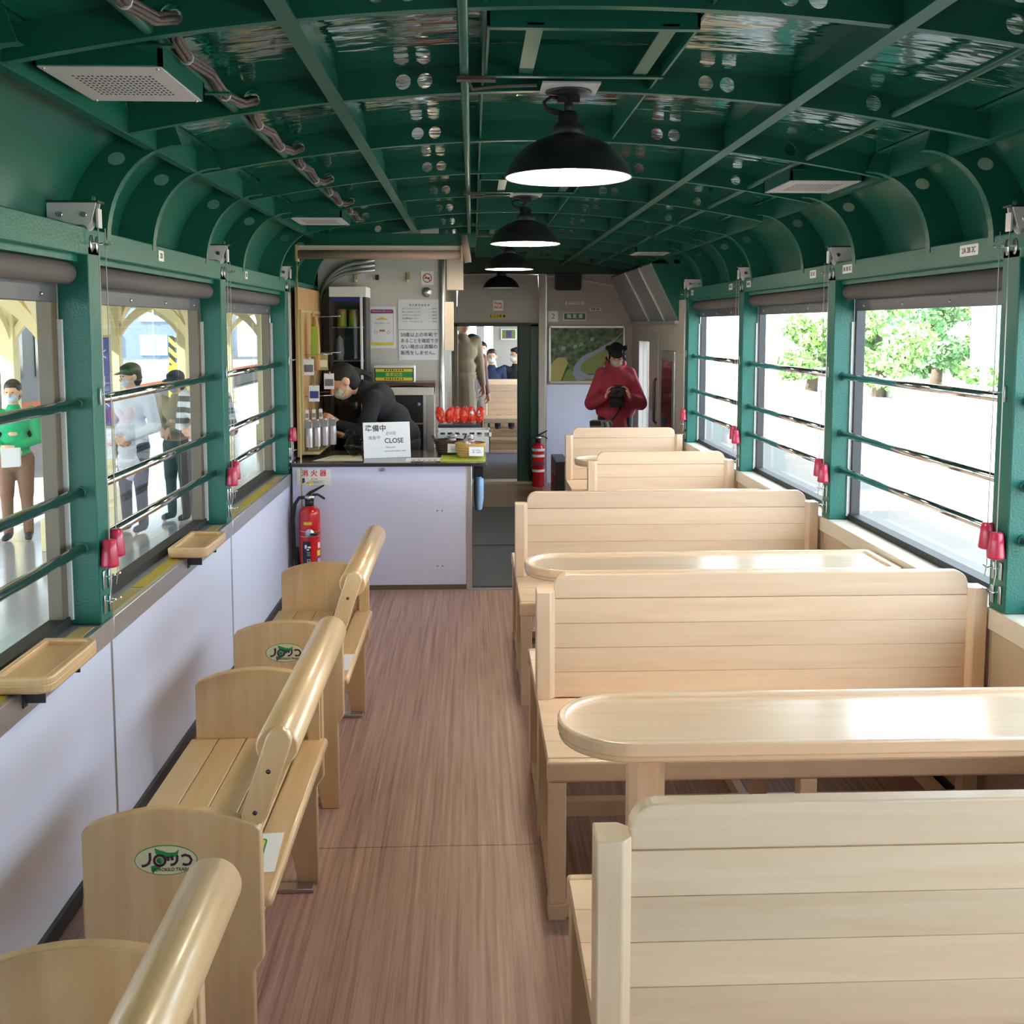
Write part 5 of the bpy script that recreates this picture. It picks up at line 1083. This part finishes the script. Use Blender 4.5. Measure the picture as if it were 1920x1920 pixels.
# ================================================================== outside left: the platform
PZ = -0.47
platform = struct(box('platform_left', 'concrete', -8.2, -1.72, -14, 60, PZ - 0.9, PZ)); platform['label'] = 'grey concrete station platform'
struct(box('ground_track', 'ballast', -40, 90, -40, 140, PZ - 1.1, PZ - 0.95))
far_pl = sroot('platform_far_left'); box('platform_body', 'ballast', -20, -12.2, -14, 90, PZ - 0.9, PZ + .1, far_pl); box('platform_edge', 'sign_white', -12.35, -12.05, -14, 90, PZ + .02, PZ + .16, far_pl); box('platform_face', 'ink_orange', -12.19, -12.15, -14, 90, PZ - .12, PZ + .02, far_pl)
canopy = sroot('canopy_roof')
box('roof_deck', 'cream', -8.6, -1.75, -14, 60, 2.48, 2.56, canopy)
for y in range(-12, 60, 2): box('rafter', 'cream', -8.5, -1.8, y - .06, y + .06, 2.30, 2.48, canopy)
for x in (-2.3, -4.05, -6.9): box('purlin_beam', 'cream', x - .08, x + .08, -14, 60, 2.10, 2.31, canopy)
def canopy_post(x, y, label, two=True):
    t = thing('canopy_post', label, 'post', (x, y, PZ), 0, 'cream posts carrying the platform canopy')
    MB().box(-.10, .10, -.10, .10, 0, 2.6).build('shaft', 'cream', t, .012); MB().box(-.14, .14, -.14, .14, 0, .30).build('plinth', 'cream', t, .01)
    def brace(dx, dy):
        n = 12; L = 1.3; pts = [(L * (1 - math.cos(a * PI / 2 / n)), 1.5 + 1.0 * math.sin(a * PI / 2 / n)) for a in range(n + 1)]
        o = [(p[0], p[1]) for p in pts] + [(p[0] * 1.0 + .0, p[1] + .17) for p in reversed(pts)]
        o[-1] = (0, pts[0][1] + .35)
        mx = Matrix.Rotation(math.atan2(dy, dx), 4, 'Z'); MB().prism(o, -.05, .05, 'xz', mx=mx).build('brace', 'cream', t)
    brace(0, 1); brace(0, -1)
    if two: brace(1, 0); brace(-1, 0)
    MB().box(-.04, .04, -1.3, 1.3, 2.45, 2.57).build('brace_cap', 'cream', t)
for k, (x, y) in enumerate(((-4.05, 5.0), (at(108, 9.6), 9.6), (-4.05, 14.2), (-4.05, 18.8), (-4.05, 23.4), (-6.9, 15.0), (-6.9, 19.4), (-6.9, 23.8), (-6.9, 28.2))):
    canopy_post(x, y, 'cream wooden canopy post, %s of the %s row on the left platform' % (('first', 'second', 'third', 'fourth', 'fifth')[k if k < 5 else k - 5], 'front' if k < 5 else 'rear'))
# station signboard
sb2 = thing('name_board_post', 'narrow navy station board with white characters on a cream post', 'sign', (at(203, 8.55), 8.55, PZ))
MB().box(-.04, .04, -.03, .03, 0, 2.6).build('post', 'cream', sb2, .004); MB().box(-.05, .05, -.045, -.032, 1.25, 1.98).build('navy_board', 'blue_band', sb2, .004); MB().box(-.052, .052, -.045, -.032, .98, 1.24).build('white_board', 'sign_white', sb2, .004)
MB().box(-.054, .054, -.047, -.03, 1.98, 2.0).box(-.054, .054, -.047, -.03, 1.235, 1.255).build('board_trim', 'tape_tan', sb2)
for z, s_ in ((1.84, 'く'), (1.62, '｜'), (1.44, 'ス'), (1.32, '。')): text(s_, .085, 'sign_white', sb2, (0, -.0465, z))
text('のりば', .035, 'ink_red', sb2, (0, -.0465, 1.10))
t = thing('platform_number', 'small navy plate reading 2 on the canopy post', 'sign', (at(104, 9.4), 9.455, 1.42)); MB().box(-.09, .05, -.012, 0, -.08, .08).build('plate', 'blue_band', t, .003); text('2', .13, 'sign_white', t, (-.02, -.0135, 0), bold=.002)
hz = thing('hazard_post', 'black and yellow striped marker post across the tracks', 'post', (at(328, 30), 30.0, PZ - .95)); MB().box(-.09, .09, -.09, .09, 0, 2.75).build('striped_shaft', 'hazard', hz); MB().box(-.12, .12, -.12, .12, 0, 1.9).build('foot', 'yellow', hz)
# buildings and a dark carriage behind the tracks
def building(x0, x1, y0, y1, h, m, label, rows, cols):
    t = thing('station_building', label, 'building', ((x0 + x1) / 2, (y0 + y1) / 2, PZ - .9)); a, b = (x1 - x0) / 2, (y1 - y0) / 2
    MB().box(-a, a, -b, b, 0, h).build('walls', m, t); MB().box(-a - .2, a + .2, -b - .2, b + .2, h, h + .25).build('roof', 'dark_metal', t)
    for i in range(cols):
        for j in range(rows): yy = -b + (i + .5) * 2 * b / cols; zz = .9 + (j + .5) * (h - 1.2) / rows; w_ = MB().box(a, a + .04, yy - b / cols * .62, yy + b / cols * .62, zz - .55, zz + .55).build('window', 'dark_glass', t); MB().box(a + .04, a + .06, yy - .04, yy + .04, zz - .55, zz + .55).build('mullion', 'sign_white', w_)
building(-34, -27, 6, 30, 6.5, 'wall_grey', 'grey low station building far across the tracks', 2, 6)
def carriage(x, y0, y1, label):
    t = thing('railcar', label, 'train car', (x, (y0 + y1) / 2, PZ - .95)); L = (y1 - y0) / 2
    MB().box(-1.4, 1.4, -L, L, 1.0, 3.5).build('body', 'grey_cloth', t, .12); MB().box(-1.3, 1.3, -L + .1, L - .1, 3.45, 3.75).build('roof', 'dark_metal', t, .1); MB().box(-1.42, 1.42, -L, L, 1.35, 1.5).build('stripe', 'ink_orange', t)
    n = int(L * 2 / 1.8)
    for i in range(n): yy = -L + .6 + i * 1.8; w_ = MB().box(1.39, 1.43, yy, yy + 1.2, 2.0, 3.0).build('window', 'dark_glass', t); MB().box(1.43, 1.45, yy + .57, yy + .63, 2.0, 3.0).build('mullion', 'sign_white', w_)
    for i in (-.7, .7): MB().box(-1.1, 1.1, L * i - 1.2, L * i + 1.2, .35, 1.0).build('bogie', 'black', t)
def front_building(x0, x1, y0, y1, h, m, label, rows, cols):
    t = thing('station_building', label, 'building', ((x0 + x1) / 2, (y0 + y1) / 2, PZ - .95)); a, b = (x1 - x0) / 2, (y1 - y0) / 2
    MB().box(-a, a, -b, b, 0, h).build('walls', m, t); MB().box(-a - .2, a + .2, -b - .2, b + .2, h, h + .3).build('roof', 'sign_white', t)
    for i in range(cols):
        for j in range(rows): xx = -a + (i + .5) * 2 * a / cols; zz = .9 + (j + .5) * (h - 1.2) / rows; w_ = MB().box(xx - a / cols * .6, xx + a / cols * .6, -b - .05, -b, zz - .6, zz + .6).build('window', 'light_blue', t); MB().box(xx - .05, xx + .05, -b - .08, -b - .05, zz - .6, zz + .6).build('mullion', 'sign_white', w_)
front_building(-34, -15.2, 62, 66, 7.2, 'facade_blue', 'wide blue-grey building behind the platform arches', 3, 7)
front_building(-14.6, -8.5, 70, 74, 6.0, 'sign_white', 'white building right of the blue-grey one', 2, 3)
carriage(-10.6, 13.5, 25.5, 'dark grey railcar standing at the opposite platform')
# people on the platform

J = joints(at(26, 10.0), 10.0, PZ, -PI * .42, 1.56); J.update(wrl=J['chest'] + J['f'] * .2 - J['r'] * .02 - V((0, 0, .22)), wrr=J['chest'] + J['f'] * .2 + J['r'] * .04 - V((0, 0, .26)), hdl=J['r'], hdr=-J['r'], hnl=J['f'], hnr=J['f']); J['face'] = V((.1, -1, -.12))
person('person in a green jacket and brown trousers on the left platform', J, 'cloth_green', 'trouser_brown', hair='hair_brown', mask='mask_blue', hairstyle='bun')
hb_ = thing('paper_sheaf', 'white papers held by the person in the green jacket', 'paper', J['chest'] + J['f'] * .26 - V((0, 0, .28)), .5); MB().box(-.08, .08, -.005, .005, -.11, .06).build('sheet', 'paper', hb_); MB().box(-.07, .09, .006, .012, -.10, .07).build('back_sheet', 'paper', hb_)
J = joints(at(248, 10.4), 10.4, PZ, -PI * .62, 1.70, 1.15); J.update(wrl=J['pelvis'] + J['f'] * .17 - J['r'] * .05 + V((0, 0, .06)), wrr=J['pelvis'] + J['f'] * .17 + J['r'] * .05 + V((0, 0, .06)), hdl=J['r'] - V((0, 0, .4)), hdr=-J['r'] - V((0, 0, .4)), hnl=J['f'], hnr=J['f']); J['face'] = V((-.75, -.7, -.1))
person('person in a white hoodie and dark cap standing on the platform', J, 'cloth_white', 'trouser_dark', mask='mask_blue', cap='green_dark', puff=1.12, coat=.15, hood=True)
J = joints(at(332, 11.0), 11.0, PZ, -PI * .62, 1.60); J.update(wrl=J['waist'] + J['f'] * .2 - J['r'] * .05, wrr=J['waist'] + J['f'] * .2 + J['r'] * .05, hdl=J['r'] * .6 - V((0, 0, .8)), hdr=-J['r'] * .6 - V((0, 0, .8)), hnl=J['f'], hnr=J['f']); J['face'] = V((-.6, -.8, -.15))
person('person in a beige shirt and dark cap beside the striped shirt', J, 'cloth_beige', 'trouser_dark', mask='mask_blue', cap='trouser_dark')
J = joints(at(385, 9.7), 9.7, PZ, -PI * .60, 1.76, 1.12); J.update(wrl=J['waist'] + J['f'] * .2 - J['r'] * .02, wrr=J['waist'] + J['f'] * .2 + J['r'] * .08, hdl=J['r'], hdr=-J['r'], hnl=J['f'], hnr=J['f']); J['face'] = V((-.8, -.6, -.1))
person('person in a grey and white striped shirt on the platform', J, 'cloth_striped', 'trouser_dark', mask='mask_blue', puff=1.1, sleeve=.6)
# people in the next car
J = joints(at(868, 12.5), 12.5, 0, -PI * .35, 1.78); person('person in a long beige coat standing in the doorway of the next car', J, 'cloth_beige', 'trouser_grey', mask=None, hands=True, puff=1.1, coat=.9)
J = joints(at(886, 13.0), 13.0, 0, -PI * .3, 1.50); person('person in a dark checked top and cap standing behind the beige coat', J, 'cloth_check', 'trouser_grey', cap='cloth_navy')
def seated(u, y, h, zs=.44):
    J = joints(at(u, y), y, zs - .5 * h, -PI / 2, h)
    for s, n in ((1, 'r'), (-1, 'l')): J['kn' + n] = J['hip' + n] + J['f'] * .4; J['an' + n] = V((J['kn' + n].x, J['kn' + n].y - .02, .07)); J['to' + n] = J['an' + n] + J['f'] * .13 - V((0, 0, .05)); J['wr' + n] = J['hip' + n] + J['f'] * .25 + V((0, 0, .12)); J['hd' + n] = J['f']; J['hn' + n] = V((0, 0, 1))
    return J
person('person in navy with a white mask seated in the next car', seated(922, 16.05, 1.62), 'cloth_navy', 'trouser_dark', hair='hair_brown')
J = seated(967, 16.1, 1.66); J['face'] = V((-.8, -.6, 0)); person('person in black with a white mask seated by the next car door edge', J, 'black_cloth', 'trouser_dark')
J = seated(905, 19.05, 1.75); person('person in pale yellow seated far back in the next car', J, 'cloth_yellow', 'trouser_grey')

# ================================================================== outside right: sunlit ground, rails, trees
ground_r = struct(box('ground_right', 'concrete_pale', 1.9, 60, -30, 130, PZ - .9, PZ - .02)); 
struct(box('train_shade_strip', 'train_shade_strip', 1.9, 5.15, -30, 130, PZ - .02, PZ + .0))  # added dark strip: the train's cast shadow deepened by colour
for x in (9.0, 10.1): struct(box('rail', 'steel', x, x + .07, -30, 120, PZ - .02, PZ + .10))
for x, h_ in ((12.0, .35), (22.0, .5)): struct(box('kerb_wall', 'concrete_pale', x, x + .2, -30, 120, PZ - .02, PZ + h_))
def tree(x, y, h, w, m, label):
    t = thing('tree', label, 'tree', (x, y, PZ), 0, 'trees beyond the right windows')
    MB().tube([(0, 0, -.1), (.1, 0, h * .3), (-.05, .1, h * .6)], [.22, .16, .08], 8).build('trunk', 'bark', t)
    v = []; fcs = []
    rg = random.Random(int(x * 31 + y * 7))
    cl = [(rg.uniform(-w, w) * .6, rg.uniform(-w, w) * .6, h * rg.uniform(.2, .86), w * rg.uniform(.3, .52)) for _ in range(16)]
    for i in range(4200):
        c = rg.choice(cl); d = Vector((rg.gauss(0, 1), rg.gauss(0, 1), rg.gauss(0, 1))).normalized() * c[3] * rg.uniform(.65, 1.05); p = Vector(c[:3]) + Vector((d.x, d.y, d.z * .8))
        a = Vector((rg.gauss(0, 1), rg.gauss(0, 1), rg.gauss(0, 1))).normalized() * .11; b_ = a.cross(Vector((rg.gauss(0, 1), rg.gauss(0, 1), rg.gauss(0, 1)))).normalized() * .07
        o = len(v); v += [p - a, p + b_, p + a, p - b_]; fcs.append((o, o + 1, o + 2, o + 3))
    o = MB().add(v, fcs).build('foliage', m, t); o['kind'] = 'stuff'
tree(11.8, 30.0, 3.5, 1.4, 'leaf', 'light green leafy tree at the left of the nearest right window')
tree(14.7, 32.6, 3.7, 1.6, 'leaf_dark', 'darker green leafy tree in the middle of the nearest right window')
tree(15.3, 29.5, 3.2, 1.3, 'leaf', 'light green leafy tree behind the mast in the nearest right window')
tree(10.6, 32.5, 2.5, 1.1, 'leaf', 'small bright tree at the edge of the second right window')
tree(17.5, 33.0, 3.9, 1.8, 'leaf_dark', 'dark green tree rightmost in the nearest right window')
t = thing('signal_mast', 'grey metal mast with a box standing before the trees', 'mast', (13.2, 26.5, PZ)); MB().tube([(0, 0, 0), (0, 0, 5.0)], .09, 10).build('pole', 'aluminium', t); MB().box(-.3, .3, -.2, .2, 1.0, 3.4).build('cabinet', 'light_blue', t, .03); MB().tube([(-.5, 0, 4.0), (.5, 0, 4.0)], .03, 6).build('cross_arm', 'steel', t)
